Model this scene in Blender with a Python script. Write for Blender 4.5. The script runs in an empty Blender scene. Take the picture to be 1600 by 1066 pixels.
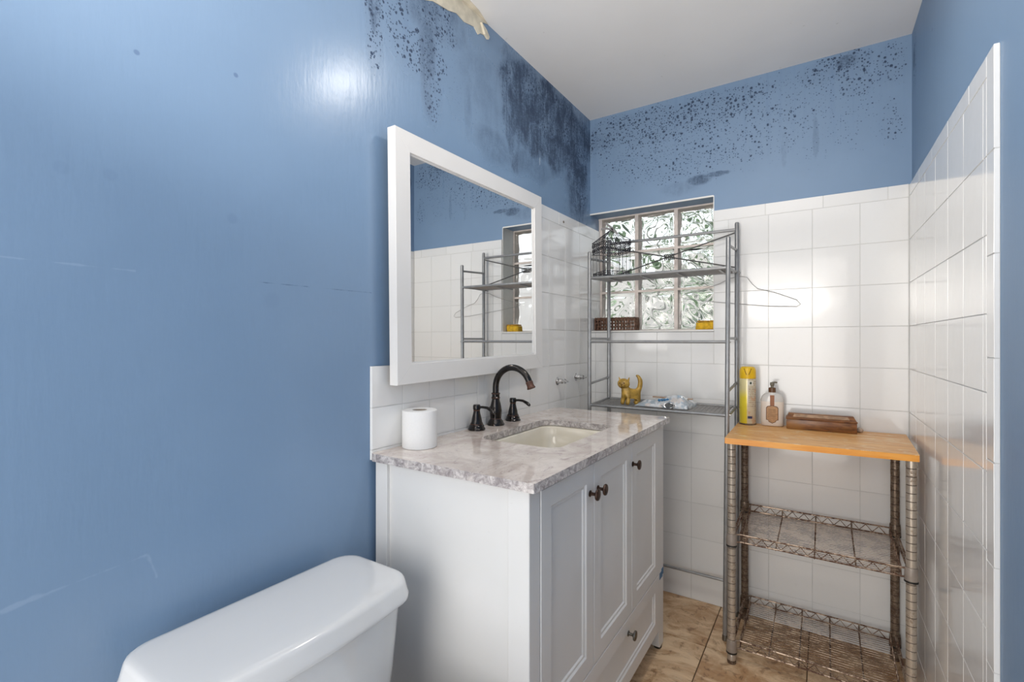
import bpy, bmesh, math, random
from mathutils import Vector, Matrix
random.seed(7)
sc = bpy.context.scene
COL = sc.collection
PI = math.pi

# ------------------------------------------------------------------ camera
HC = 1.164
cam_d = bpy.data.cameras.new('camera'); cam = bpy.data.objects.new('camera', cam_d); COL.objects.link(cam)
cam.location = (0.998, 0.0, HC)
cam.rotation_euler = (PI/2, 0, 0.57737)
cam_d.sensor_width = 36; cam_d.lens = 749.13/1600*36
cam_d.shift_y = -1/1600
cam_d.clip_start = 0.02
sc.camera = cam
# ------------------------------------------------------------------ world, exposure, lights
w = bpy.data.worlds.new('overcast_sky'); sc.world = w; w.use_nodes = True
bg = w.node_tree.nodes['Background']; bg.inputs[0].default_value = (0.93, 0.97, 1.0, 1); bg.inputs[1].default_value = 1.4
sc.view_settings.view_transform = 'Standard'; sc.view_settings.look = 'None'
sc.view_settings.gamma = 1; sc.view_settings.use_curve_mapping = False
sc.view_settings.exposure = 0.12

def lamp(name, kind, loc, rot, energy, color=(1, 1, 1), **k):
    d = bpy.data.lights.new(name, kind); d.energy = energy; d.color = color
    for a, b in k.items(): setattr(d, a, b)
    o = bpy.data.objects.new(name, d); COL.objects.link(o); o.location = loc; o.rotation_euler = rot
    return o
WARM = (1, 0.945, 0.875)
lamp('ceiling_bulb', 'AREA', (0.70, 1.29, 2.245), (0, 0, 0), 4.3, WARM, shape='DISK', size=0.15)
lamp('rear_fill', 'AREA', (0.62, -0.97, 0.98), (-PI/2, 0, PI), 23.0, (1, 0.945, 0.88), shape='RECTANGLE', size=1.1, size_y=1.9)  # added fill light behind the camera, set in the unseen doorway
lamp('ceiling_fill', 'AREA', (0.70, -0.12, 1.50), (PI-math.radians(30), 0, 0), 14.5, (1, 0.935, 0.86), shape='DISK', size=0.70, spread=math.radians(150))  # added fill aimed up and forward to brighten the ceiling

# ------------------------------------------------------------------ mesh helpers
ORG = {}
def world_of(p): return ORG.get(p.name, Vector((0, 0, 0))) if p else Vector((0, 0, 0))
def thing(name, label, cat, loc=(0, 0, 0), group=None):
    o = bpy.data.objects.new(name, None); COL.objects.link(o); o.location = loc; o.empty_display_size = .02
    o['label'] = label; o['category'] = cat
    if group: o['group'] = group
    ORG[o.name] = Vector(loc)
    return o
def tag(o, label=None, cat=None, group=None, kind=None):
    if label: o['label'] = label
    if cat: o['category'] = cat
    if group: o['group'] = group
    if kind: o['kind'] = kind
    return o
def finish(me, smooth):
    if smooth is not None:
        me.polygons.foreach_set('use_smooth', [True]*len(me.polygons))
        me.set_sharp_from_angle(angle=math.radians(smooth))
def obj(name, bm, m, parent=None, smooth=35, origin=None):
    """link a bmesh given in world coordinates as one object; origin = its own origin (world)"""
    bmesh.ops.recalc_face_normals(bm, faces=bm.faces)
    base = world_of(parent)
    org = Vector(origin) if origin is not None else (base if parent else Vector((0, 0, 0)))
    bmesh.ops.translate(bm, verts=bm.verts, vec=-org)
    me = bpy.data.meshes.new(name); bm.to_mesh(me); bm.free()
    me.materials.append(m); finish(me, smooth)
    o = bpy.data.objects.new(name, me); COL.objects.link(o)
    if parent: o.parent = parent
    o.location = org-base
    ORG[o.name] = org
    return o
def B(): return bmesh.new()
def box(bm, x0, x1, y0, y1, z0, z1, bev=0, seg=2):
    r = bmesh.ops.create_cube(bm, size=1)
    vs = r['verts']
    bmesh.ops.scale(bm, verts=vs, vec=(x1-x0, y1-y0, z1-z0))
    bmesh.ops.translate(bm, verts=vs, vec=((x0+x1)/2, (y0+y1)/2, (z0+z1)/2))
    if bev:
        es = list({e for v in vs for e in v.link_edges})
        bmesh.ops.bevel(bm, geom=es, offset=bev, segments=seg, affect='EDGES', profile=.5)
    return bm
def frame_at(t):
    t = t.normalized(); a = Vector((0, 0, 1)) if abs(t.z) < .9 else Vector((1, 0, 0))
    u = t.cross(a).normalized(); return u, t.cross(u).normalized()
def tube(bm, pts, r, seg=8, cap=True, closed=False):
    pts = [Vector(p) for p in pts]; n = len(pts); rings = []
    rs = r if isinstance(r, (list, tuple)) else [r]*n
    pu = None
    for i, p in enumerate(pts):
        if closed: t = pts[(i+1) % n]-pts[i-1]
        elif i == 0: t = pts[1]-p
        elif i == n-1: t = p-pts[i-1]
        else: t = (pts[i+1]-p).normalized()+(p-pts[i-1]).normalized()
        if t.length < 1e-9: t = Vector((0, 0, 1))
        t.normalize()
        if pu is None: u, v = frame_at(t)
        else:
            u = pu-t*pu.dot(t)
            u = u.normalized() if u.length > 1e-6 else frame_at(t)[0]
            v = t.cross(u)
        pu = u
        rings.append([bm.verts.new(p+u*math.cos(2*PI*k/seg)*rs[i]+v*math.sin(2*PI*k/seg)*rs[i]) for k in range(seg)])
    for i in range(n if closed else n-1):
        a, b = rings[i], rings[(i+1) % n]
        for k in range(seg): bm.faces.new((a[k], a[(k+1) % seg], b[(k+1) % seg], b[k]))
    if cap and not closed:
        bm.faces.new(rings[0][::-1]); bm.faces.new(rings[-1])
    return bm
def lathe(bm, prof, c=(0, 0, 0), axis='Z', seg=24):
    """prof: (r, h) list; axis direction along Z, X or -Y"""
    rings = []
    for r, h in prof:
        ring = []
        for k in range(seg):
            a = 2*PI*k/seg; x, y = r*math.cos(a), r*math.sin(a)
            p = {'Z': (x, y, h), 'X': (h, x, y), '-Y': (x, -h, y)}[axis]
            ring.append(bm.verts.new(Vector(c)+Vector(p)))
        rings.append(ring)
    for a, b in zip(rings, rings[1:]):
        for k in range(seg): bm.faces.new((a[k], a[(k+1) % seg], b[(k+1) % seg], b[k]))
    if prof[0][0] > 1e-5: bm.faces.new(rings[0])
    if prof[-1][0] > 1e-5: bm.faces.new(rings[-1])
    bmesh.ops.remove_doubles(bm, verts=[v for r in rings for v in r], dist=1e-6)
    return bm
def prism(bm, pts, d):
    """pts: 3d polygon, d: extrusion vector"""
    d = Vector(d); a = [bm.verts.new(Vector(p)) for p in pts]; b = [bm.verts.new(Vector(p)+d) for p in pts]
    bm.faces.new(a); bm.faces.new(b[::-1]); n = len(a)
    for i in range(n): bm.faces.new((a[i], b[i], b[(i+1) % n], a[(i+1) % n]))
    return bm
def loft(bm, rings, cap=True):
    R = [[bm.verts.new(Vector(p)) for p in r] for r in rings]; n = len(R[0])
    for a, b in zip(R, R[1:]):
        for k in range(n): bm.faces.new((a[k], a[(k+1) % n], b[(k+1) % n], b[k]))
    if cap: bm.faces.new(R[0][::-1]); bm.faces.new(R[-1])
    return bm
def rrect(x0, x1, y0, y1, r, z, n=6, bow=0):
    out = []
    for cx, cy, a0 in ((x1-r, y1-r, 0), (x0+r, y1-r, 90), (x0+r, y0+r, 180), (x1-r, y0+r, 270)):
        for k in range(n+1):
            a = math.radians(a0+90*k/n); x = cx+r*math.cos(a); y = cy+r*math.sin(a)
            if bow and x > (x0+x1)/2:
                t = (y-(y0+y1)/2)/((y1-y0)/2); x += bow*(1-t*t)
            out.append((x, y, z))
        if bow and a0 == 270:
            pass
    if bow:   # extra points along the front edge so that it can bow
        k = len(out); front = []
        for j in range(1, 8):
            t = j/8; y = y0+r+(y1-y0-2*r)*t; tt = (y-(y0+y1)/2)/((y1-y0)/2)
            front.append((x1+bow*(1-tt*tt), y, z))
        out += front
    return out

# ------------------------------------------------------------------ node helpers
class NT:
    def __init__(s, name):
        s.m = bpy.data.materials.new(name); s.m.use_nodes = True; s.t = s.m.node_tree
        s.b = s.t.nodes['Principled BSDF']; s.out = s.t.nodes['Material Output']
    def n(s, kind, **k):
        x = s.t.nodes.new(kind)
        for a, b in k.items(): setattr(x, a, b)
        return x
    def put(s, sock, v):
        if isinstance(v, bpy.types.NodeSocket): s.t.links.new(v, sock)
        elif v is not None:
            if sock.type == 'RGBA' and isinstance(v, tuple) and len(v) == 3: v = (*v, 1)
            sock.default_value = v
    def math(s, op, a, b=None, c=None, clamp=False):
        x = s.n('ShaderNodeMath', operation=op, use_clamp=clamp); s.put(x.inputs[0], a)
        if b is not None: s.put(x.inputs[1], b)
        if c is not None: s.put(x.inputs[2], c)
        return x.outputs[0]
    def pos(s):
        return s.n('ShaderNodeTexCoord').outputs['Object']
    def xyz(s, v=None):
        x = s.n('ShaderNodeSeparateXYZ'); s.put(x.inputs[0], v or s.n('ShaderNodeNewGeometry').outputs['Position']); return x.outputs
    def map(s, v, scale=(1, 1, 1), loc=(0, 0, 0), rot=(0, 0, 0)):
        x = s.n('ShaderNodeMapping'); s.put(x.inputs[0], v); x.inputs['Scale'].default_value = scale
        x.inputs['Location'].default_value = loc; x.inputs['Rotation'].default_value = rot; return x.outputs[0]
    def noise(s, v, scale, detail=3, rough=.5, dist=0):
        x = s.n('ShaderNodeTexNoise'); s.put(x.inputs['Vector'], v); x.inputs['Scale'].default_value = scale
        x.inputs['Detail'].default_value = detail; x.inputs['Roughness'].default_value = rough; x.inputs['Distortion'].default_value = dist
        return x.outputs['Fac']
    def ramp(s, f, a, b, lo=0., hi=1.):
        x = s.n('ShaderNodeMapRange', interpolation_type='SMOOTHSTEP'); s.put(x.inputs[0], f)
        x.inputs[1].default_value = a; x.inputs[2].default_value = b; x.inputs[3].default_value = lo; x.inputs[4].default_value = hi
        return x.outputs[0]
    def mix(s, f, a, b, blend='MIX'):
        x = s.n('ShaderNodeMix', data_type='RGBA', blend_type=blend); s.put(x.inputs[0], f); s.put(x.inputs[6], a); s.put(x.inputs[7], b)
        return x.outputs[2]
    def bump(s, h, strength=.2, dist=.001):
        x = s.n('ShaderNodeBump'); s.put(x.inputs['Height'], h); x.inputs['Strength'].default_value = strength
        x.inputs['Distance'].default_value = dist; s.t.links.new(x.outputs[0], s.b.inputs['Normal'])
    def set(s, **k):
        for a, b in k.items(): s.put(s.b.inputs[a.replace('_', ' ')], b)
        return s
def simple(name, col, rough=.4, metal=0., spec=.5, vary=.06, scale=30, bump=0, **k):
    t = NT(name); f = t.noise(t.pos(), scale, 4)
    c2 = tuple(max(0, c*(1-vary*2)) for c in col)
    t.set(Base_Color=t.mix(t.ramp(f, .3, .7), c2, col), Roughness=rough, Metallic=metal, **{'Specular_IOR_Level': spec}, **k)
    if bump: t.bump(f, bump, .002)
    return t.m

# ------------------------------------------------------------------ materials
def paint(name, axis, ellipses_speck, ellipses_smear, segs=(), blotch=(), gloss=.27, dsc=(62, 125)):
    t = NT(name); P = t.n('ShaderNodeNewGeometry').outputs['Position']; X = t.xyz(P)
    u, v = (X[1] if axis == 'Y' else X[0]), X[2]
    n1 = t.noise(P, 9, 4, .6); n2 = t.noise(P, 2.2, 3)
    wob = t.math('MULTIPLY', t.math('SUBTRACT', n1, .5), 1.1)
    def ell(cu, cv, ru, rv, amp, hard=.35):
        a = t.math('DIVIDE', t.math('SUBTRACT', u, cu), ru); b = t.math('DIVIDE', t.math('SUBTRACT', v, cv), rv)
        d = t.math('SQRT', t.math('ADD', t.math('MULTIPLY', a, a), t.math('MULTIPLY', b, b)))
        d = t.math('ADD', d, wob)
        return t.ramp(d, 1+hard, 1-hard*1.4, 0, amp)
    def many(L):
        o = None
        for e in L:
            x = ell(*e); o = x if o is None else t.math('MAXIMUM', o, x)
        return o if o is not None else 0.
    # specks: two sizes of dots
    def dots(scale, thr_scale, jitter=1):
        vo = t.n('ShaderNodeTexVoronoi'); t.put(vo.inputs['Vector'], P); vo.inputs['Scale'].default_value = scale
        vo.inputs['Randomness'].default_value = jitter
        rnd = t.xyz(vo.outputs['Color'])[0]
        return vo.outputs['Distance'], rnd
    sp = many(ellipses_speck)
    d1, r1 = dots(dsc[0], 1); d2, r2 = dots(dsc[1], 1)
    k1 = t.math('MULTIPLY', t.ramp(t.math('SUBTRACT', d1, t.math('MULTIPLY', r1, .34)), .17, -.08),
                t.math('GREATER_THAN', t.math('MULTIPLY', sp, 1.0), t.math('ADD', t.math('MULTIPLY', r1, .60), .22)))
    k2 = t.math('MULTIPLY', t.ramp(t.math('SUBTRACT', d2, t.math('MULTIPLY', r2, .38)), .18, -.06),
                t.math('GREATER_THAN', sp, t.math('ADD', t.math('MULTIPLY', r2, .75), .08)))
    speck = t.math('MAXIMUM', k1, t.math('MULTIPLY', k2, .75))
    halo = t.math('MULTIPLY', sp, .10)
    # smears: vertical wiped stains
    sm = many(ellipses_smear)
    st = t.noise(t.map(P, (60, 60, 7)), 1, 5, .65); big = t.noise(t.map(P, (11, 11, 8)), 1, 6, .68, .6)
    fine = t.noise(P, 120, 3, .7)
    s1 = t.math('ADD', t.math('MULTIPLY', st, .28), t.math('ADD', t.math('MULTIPLY', big, .66), t.math('MULTIPLY', fine, .30)))
    smear = t.math('MULTIPLY', sm, t.ramp(s1, .47, .74, .16, .88))
    dark = t.math('MAXIMUM', t.math('ADD', speck, halo), smear, clamp=True)
    dark = t.math('MINIMUM', dark, .93)
    base = t.mix(t.ramp(n2, .3, .7), (.180, .278, .418), (.196, .297, .440))
    # faint greyish drip streaks below the stains
    dr = t.math('MULTIPLY', t.ramp(t.noise(t.map(P, (45, 45, 1.2)), 1, 4), .56, .72), t.ramp(v, 1.75, 2.2, 0, .22))
    base = t.mix(dr, base, (.13, .22, .38))
    col = t.mix(dark, base, (.022, .040, .085))
    # cracks / scratches: (u0,v0,u1,v1,width,colour)
    for (u0, v0, u1, v1, wd, c) in segs:
        L = math.hypot(u1-u0, v1-v0); du, dv = (u1-u0)/L, (v1-v0)/L
        pu, pv = t.math('SUBTRACT', u, u0), t.math('SUBTRACT', v, v0)
        al = t.math('ADD', t.math('MULTIPLY', pu, du), t.math('MULTIPLY', pv, dv))
        al2 = t.math('MINIMUM', t.math('MAXIMUM', al, 0), L)
        qx, qy = t.math('SUBTRACT', pu, t.math('MULTIPLY', al2, du)), t.math('SUBTRACT', pv, t.math('MULTIPLY', al2, dv))
        d = t.math('SQRT', t.math('ADD', t.math('MULTIPLY', qx, qx), t.math('MULTIPLY', qy, qy)))
        d = t.math('ADD', d, t.math('MULTIPLY', t.math('SUBTRACT', t.noise(P, 25, 3), .42), wd*4))
        col = t.mix(t.ramp(d, wd, wd*.2, 0, .5), col, c)
    for (cu, cv, r, amp) in blotch:
        a = t.math('SUBTRACT', u, cu); b = t.math('SUBTRACT', v, cv)
        d = t.math('SQRT', t.math('ADD', t.math('MULTIPLY', a, a), t.math('MULTIPLY', b, b)))
        col = t.mix(t.ramp(d, r, r*.5, 0, amp), col, (.12, .19, .32))
    brush = t.noise(t.map(P, (70, 70, 14)), 1, 4, .55)
    t.set(Base_Color=col, Roughness=t.ramp(dark, 0, .8, gloss, .8), Specular_IOR_Level=.5)
    t.bump(t.math('ADD', t.math('MULTIPLY', brush, .5), t.math('MULTIPLY', n1, .9)), .35, .0022)
    return t.m

LT = (.27, .37, .52); DK = (.05, .09, .16)
m_paint_left = paint('blue_paint_left', 'Y',
    [(.865, 2.04, .035, .2, 1.1), (.94, 2.13, .08, .12, .85), (1.03, 2.01, .14, .09, 1.0), (1.09, 1.93, .05, .13, .95), (1.12, 2.14, .13, .10, .8), (1.08, 2.05, .05, .12, .9),
     (1.25, 2.0, .14, .14, .62), (1.40, 1.88, .14, .08, .6), (1.55, 2.08, .16, .16, .7), (1.9, 2.15, .45, .16, 1.0), (2.15, 2.0, .12, .25, .9)],
    [(.862, 2.14, .026, .16, .9, .2), (1.07, 2.02, .04, .18, .6), (1.08, 2.17, .18, .09, .55), (1.262, 1.95, .022, .12, .38, .5), (1.36, 2.05, .16, .12, .3),
     (1.42, 1.86, .14, .06, .5), (1.54, 2.0, .055, .19, .8, .15), (1.66, 2.10, .22, .19, 1.0, .18), (1.92, 2.10, .38, .20, 1.1, .2), (2.10, 1.98, .13, .26, 1.0), (2.2, 2.16, .12, .14, .9), (1.68, 1.88, .16, .06, .5)],
    [(.549, 1.287, .854, 1.289, .0022, DK), (.10, 1.286, .338, 1.284, .0022, LT), (.10, .765, .355, .787, .005, LT), (.358, .785, .371, .742, .004, LT),
     (1.28, 1.85, 1.283, 2.13, .0018, (.12, .2, .33)), (1.745, 1.80, 1.748, 1.90, .0025, (.08, .14, .26)), (1.745, 1.90, 1.748, 1.955, .004, (.75, .8, .85))],
    [(.341, 1.663, .006, .9), (.508, 1.701, .006, 1.0), (.243, 1.434, .013, .14), (.304, 1.44, .013, .16), (.501, 1.409, .013, .2), (.584, 1.25, .022, .12)], .27, (75, 150))
m_paint_back = paint('blue_paint_back', 'X',
    [(.08, 2.17, .12, .09, 1.2), (.32, 2.17, .25, .10, 1.25), (.20, 2.21, .2, .06, 1.2), (.52, 2.18, .26, .09, 1.2), (.70, 2.215, .14, .05, .85),
     (.50, 2.06, .6, .18, .68), (.98, 2.22, .10, .05, 1.0), (1.08, 2.23, .09, .07, 1.3), (1.10, 2.15, .07, .07, .9), (1.20, 2.19, .07, .1, .75), (1.21, 1.99, .05, .1, .65), (.8, 2.08, .4, .2, .55), (1.0, 2.05, .25, .2, .5)],
    [(.525, 1.885, .05, .022, .85, .3), (.60, 1.897, .05, .012, .95, .3), (.44, 1.86, .08, .03, .3, .4), (1.075, 2.24, .035, .03, .9, .3), (.07, 2.16, .07, .05, .35),
     (.86, 1.96, .012, .09, .3, .2), (.97, 1.97, .012, .09, .3, .2)],
    [(1.05, 1.93, 1.052, 2.04, .002, (.1, .17, .3)), (.490, 1.872, .515, 1.898, .007, DK), (.515, 1.898, .56, 1.894, .007, DK), (.56, 1.894, .60, 1.905, .007, DK), (.60, 1.905, .645, 1.897, .008, DK), (.548, 1.87, .552, 1.893, .003, DK)], [], .5)
m_paint_right = paint('blue_paint_right', 'Y',
    [(2.20, 2.15, .035, .12, .55), (1.93, 2.2, .12, .08, .35)], [(2.215, 2.17, .02, .05, .6, .2)], [], [(1.9, 2.1, .008, .8)], .5)
m_paint_plain = paint('blue_paint_plain', 'X', [], [(5, 5, .1, .1, .1)], [], [])

def tilemat(name, col, rough):
    t = NT(name); P = t.n('ShaderNodeNewGeometry').outputs['Position']
    oi = t.n('ShaderNodeObjectInfo').outputs['Random']
    f = t.noise(P, 6, 3)
    g = t.noise(P, 45, 4, .6)
    c = t.mix(t.ramp(oi, 0, 1), tuple(x*.97 for x in col), col)
    c = t.mix(t.ramp(g, .55, .8, 0, .08), c, (.6, .58, .53))
    t.set(Base_Color=c, Roughness=rough, Specular_IOR_Level=.5, Coat_Weight=.25, Coat_Roughness=.05)
    t.bump(f, .25, .004)
    return t.m
m_tile = tilemat('white_glazed_tile', (.80, .80, .79), .12)
m_grout = simple('grout', (.65, .65, .635), .85, vary=.08, scale=14, bump=.2)
m_grout_floor = simple('brown_grout', (.11, .065, .035), .9, vary=.1)

def travertine():
    t = NT('travertine_tile'); P = t.n('ShaderNodeNewGeometry').outputs['Position']
    X = t.xyz(P)
    oi = t.n('ShaderNodeObjectInfo').outputs['Random']
    cb = t.n('ShaderNodeCombineXYZ'); t.put(cb.inputs[0], X[0]); t.put(cb.inputs[1], X[1]); t.put(cb.inputs[2], t.math('MULTIPLY', oi, 7))
    V = cb.outputs[0]
    a = t.noise(t.map(V, (5, 9, 1), rot=(0, 0, .3)), 1, 8, .62, 1.4)
    b = t.noise(V, 26, 6, .7, .6)
    c = t.noise(V, 130, 3, .7)
    col = t.mix(t.ramp(a, .36, .62), (.50, .30, .155), (.80, .60, .39))
    col = t.mix(t.ramp(b, .50, .72, 0, .5), col, (.74, .60, .43))
    col = t.mix(t.math('MULTIPLY', t.ramp(b, .47, .36), t.ramp(a, .6, .4), clamp=True), col, (.27, .15, .075))
    col = t.mix(t.ramp(c, .64, .74, 0, .45), col, (.22, .12, .06))
    # darker mottled brown patch under the wire rack
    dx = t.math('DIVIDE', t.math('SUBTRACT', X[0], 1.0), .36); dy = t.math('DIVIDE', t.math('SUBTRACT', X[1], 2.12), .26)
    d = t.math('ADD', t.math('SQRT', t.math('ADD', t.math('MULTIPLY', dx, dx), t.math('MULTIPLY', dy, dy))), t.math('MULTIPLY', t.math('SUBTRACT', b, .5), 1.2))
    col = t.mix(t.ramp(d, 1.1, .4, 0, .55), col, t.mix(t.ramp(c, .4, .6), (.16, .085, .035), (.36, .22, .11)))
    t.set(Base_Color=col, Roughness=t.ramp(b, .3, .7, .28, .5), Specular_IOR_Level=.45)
    t.bump(t.math('ADD', t.math('MULTIPLY', b, .6), t.math('MULTIPLY', c, .3)), .25, .0015)
    return t.m
m_trav = travertine()
def ceilmat():
    t = NT('ceiling_paint'); P = t.n('ShaderNodeNewGeometry').outputs['Position']
    f = t.noise(P, 3, 4); g = t.noise(P, 34, 2, .5)
    c = t.mix(t.ramp(f, .3, .7), (.78, .775, .765), (.81, .805, .795))
    c = t.mix(t.ramp(g, .74, .80, 0, .4), c, (.45, .43, .40))
    t.set(Base_Color=c, Roughness=.6, Specular_IOR_Level=.3); t.bump(t.noise(P, 12, 5), .3, .003)
    return t.m
m_ceil = ceilmat()
m_plaster = simple('bare_plaster', (.72, .66, .53), .8, vary=.12, scale=25, bump=.5)
m_white = simple('white_lacquer', (.80, .80, .795), .33, vary=.02, scale=8)
def cabmat():
    t = NT('scuffed_white_cabinet'); P = t.n('ShaderNodeNewGeometry').outputs['Position']
    g = t.noise(P, 40, 4, .6); f = t.noise(P, 4, 3)
    c = t.mix(t.ramp(f, .35, .7), (.71, .71, .70), (.745, .74, .735))
    c = t.mix(t.ramp(g, .70, .80, 0, .35), c, (.5, .47, .42))
    t.set(Base_Color=c, Roughness=.36); return t.m
m_cab = cabmat()
m_frame = simple('white_mirror_frame', (.73, .72, .705), .32, vary=.015, scale=6)
t = NT('mirror_silver'); t.set(Base_Color=t.mix(t.ramp(t.noise(t.pos(), 3, 2), .3, .7), (.86, .87, .87), (.88, .89, .89)), Metallic=1., Roughness=.012); m_mirror = t.m
m_porc = simple('white_porcelain', (.72, .72, .715), .1, vary=.01, scale=3, Coat_Weight=.5)
m_bone = simple('bone_porcelain', (.66, .61, .51), .13, vary=.02, scale=4, Coat_Weight=.4)
def marble():
    t = NT('pink_grey_marble'); P = t.n('ShaderNodeNewGeometry').outputs['Position']
    a = t.noise(t.map(P, (9, 9, 9), rot=(.2, .3, .7)), 1, 9, .68, 1.2)
    b = t.noise(t.map(P, (30, 14, 30), rot=(0, 0, .5)), 1, 8, .75, 1.0)
    c = t.noise(P, 110, 3, .7)
    col = t.mix(t.ramp(a, .32, .68), (.60, .51, .46), (.80, .72, .66))
    col = t.mix(t.ramp(b, .53, .70, 0, .8), col, (.36, .28, .275))
    col = t.mix(t.ramp(b, .42, .3, 0, .6), col, (.76, .71, .66))
    col = t.mix(t.ramp(c, .60, .74, 0, .45), col, (.26, .22, .22))
    t.set(Base_Color=col, Roughness=.09, Coat_Weight=.4, Coat_Roughness=.04); return t.m
m_marble = marble()
def marble_edge():
    t = NT('grey_marble_edge'); P = t.n('ShaderNodeNewGeometry').outputs['Position']
    b = t.noise(P, 55, 7, .75, .8); a = t.noise(P, 18, 5, .6)
    col = t.mix(t.ramp(b, .35, .7), (.26, .23, .23), (.72, .68, .66)); col = t.mix(t.ramp(a, .5, .75, 0, .5), col, (.62, .56, .52))
    t.set(Base_Color=col, Roughness=.15); return t.m
m_medge = marble_edge()
def bronze():
    t = NT('oil_rubbed_bronze'); f = t.noise(t.pos(), 90, 4)
    t.set(Base_Color=t.mix(t.ramp(f, .62, .78), (.018, .015, .014), (.16, .07, .04)), Metallic=.75, Roughness=.22, Coat_Weight=.4); return t.m
m_bronze = bronze()
m_knob = simple('brown_bronze_knob', (.095, .055, .04), .28, .7, vary=.3, scale=90)
m_copper = simple('worn_copper_ring', (.14, .065, .045), .55, .3, vary=.3, scale=120)
m_pewter = simple('pewter_knob', (.20, .19, .17), .35, .85, vary=.2, scale=80)
m_chrome = simple('chrome', (.62, .62, .62), .12, 1., vary=.1, scale=60)
m_silver = simple('silver_grey_tube', (.34, .345, .35), .36, .55, vary=.08, scale=40)
m_silver_dark = simple('grey_wire_mesh', (.40, .40, .40), .45, .5, vary=.1, scale=60)
def rust(name, c1, c2, lo, hi, groove=False):
    t = NT(name); P = t.n('ShaderNodeNewGeometry').outputs['Position']
    a = t.noise(P, 22, 6, .7); b = t.noise(P, 140, 4, .7)
    f = t.math('ADD', t.math('MULTIPLY', a, .6), t.math('MULTIPLY', b, .4)); k = t.ramp(f, lo, hi)
    col = t.mix(k, c1, c2)
    if groove:
        fr_ = t.math('FRACT', t.math('DIVIDE', t.math('SUBTRACT', t.xyz(P)[2], .036), .0254))
        col = t.mix(t.ramp(fr_, .86, .93, 0, .8), col, (.05, .03, .02))
    t.set(Base_Color=col, Metallic=t.ramp(k, 0, 1, .55, .1), Roughness=t.ramp(k, 0, 1, .3, .7)); t.bump(b, .1, .001); return t.m
m_rustpost = rust('tarnished_chrome', (.52, .46, .39), (.24, .16, .10), .48, .68, True)
m_rustdark = rust('rusty_chrome', (.26, .20, .15), (.09, .05, .028), .42, .60, True)
m_rustwire = rust('rusty_wire', (.42, .32, .24), (.10, .045, .025), .44, .56)
m_collar = simple('taupe_plastic_collar', (.36, .31, .27), .4, .2, vary=.1)
m_black = simple('black_rubber', (.012, .011, .01), .5)
def butcher():
    t = NT('butcher_block_wood'); P = t.n('ShaderNodeNewGeometry').outputs['Position']
    a = t.noise(t.map(P, (5, 42, 5)), 1, 6, .65, .8)
    br = t.n('ShaderNodeTexBrick'); t.put(br.inputs['Vector'], t.map(P, (1, 1, 1), loc=(.1, .03, 0)))
    br.inputs['Scale'].default_value = 1; br.inputs['Brick Width'].default_value = .17; br.inputs['Row Height'].default_value = .033
    br.inputs['Mortar Size'].default_value = .0004; br.inputs['Color1'].default_value = (0, 0, 0, 1); br.inputs['Color2'].default_value = (1, 1, 1, 1); br.inputs['Mortar'].default_value = (.2, .2, .2, 1)
    w_ = t.noise(t.map(P, (11, 30, 5), rot=(0, 0, .5)), 1, 5, .7, 1.5)
    col = t.mix(t.ramp(a, .3, .7), (.62, .27, .07), (.82, .46, .16))
    col = t.mix(t.math('MULTIPLY', t.xyz(br.outputs['Color'])[0], .35), col, (.80, .50, .22))
    col = t.mix(t.ramp(w_, .52, .62, 0, .7), col, (.86, .68, .44))
    col = t.mix(t.ramp(t.noise(t.map(P, (8, 60, 8)), 1, 3), .62, .72, 0, .5), col, (.42, .19, .055))
    t.set(Base_Color=col, Roughness=.38); return t.m
m_butcher = butcher()
t = NT('orange_varnished_edge'); P = t.n('ShaderNodeNewGeometry').outputs['Position']
t.set(Base_Color=t.mix(t.ramp(t.noise(t.map(P, (6, 6, 60)), 1, 4), .3, .7), (.80, .30, .03), (.90, .42, .08)), Roughness=.35); m_bedge = t.m
def darkwood():
    t = NT('dark_carved_wood'); P = t.n('ShaderNodeNewGeometry').outputs['Position']
    a = t.noise(t.map(P, (12, 60, 90)), 1, 6, .65, .9); b = t.noise(P, 14, 3)
    col = t.mix(t.ramp(a, .3, .68), (.085, .028, .012), (.27, .11, .035)); col = t.mix(t.ramp(b, .45, .75, 0, .6), col, (.36, .17, .045))
    t.set(Base_Color=col, Roughness=.3); return t.m
m_dwood = darkwood()
m_inlay = simple('pale_wood_inlay', (.50, .32, .20), .35, vary=.2, scale=50)
m_cage = simple('dark_iron', (.035, .035, .045), .5, .4)
m_gold = simple('gold_ceramic', (.58, .35, .055), .4, .1, vary=.25, scale=35, Coat_Weight=.3)
m_golddark = simple('brown_gold', (.22, .09, .025), .3, .3, vary=.3, scale=60)
m_basket = simple('brown_wicker', (.23, .12, .075), .6, vary=.3, scale=90, bump=.5)
m_sponge = simple('yellow_sponge', (.80, .48, .03), .9, vary=.15, scale=70, bump=.8)
m_spongeg = simple('orange_scour_pad', (.62, .33, .03), .9, vary=.3, scale=120, bump=.8)
m_paper = simple('toilet_paper', (.76, .76, .755), .9, vary=.01, scale=200, bump=.1)
m_cardb = simple('cardboard_core', (.42, .36, .30), .9)
m_tape = simple('blue_tape', (.05, .16, .33), .5)
m_wire_white = simple('white_coated_wire', (.36, .36, .355), .35)
m_mortar = simple('cream_mortar', (.84, .75, .69), .8, vary=.08, scale=30, bump=.2)
m_sill = simple('white_sill', (.80, .79, .76), .35, vary=.03)
t = NT('wavy_glass'); t.set(Base_Color=(.97, .985, .98), Roughness=.02, IOR=1.45, Transmission_Weight=1.0)
m_glass = t.m
m_leaf = simple('garden_leaf', (.40, .54, .32), .5, vary=.4, scale=6)
m_bark = simple('garden_bark', (.50, .47, .42), .8, vary=.2)
m_outside = simple('pale_courtyard_wall', (.86, .80, .76), .8, vary=.03, scale=3)
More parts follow.
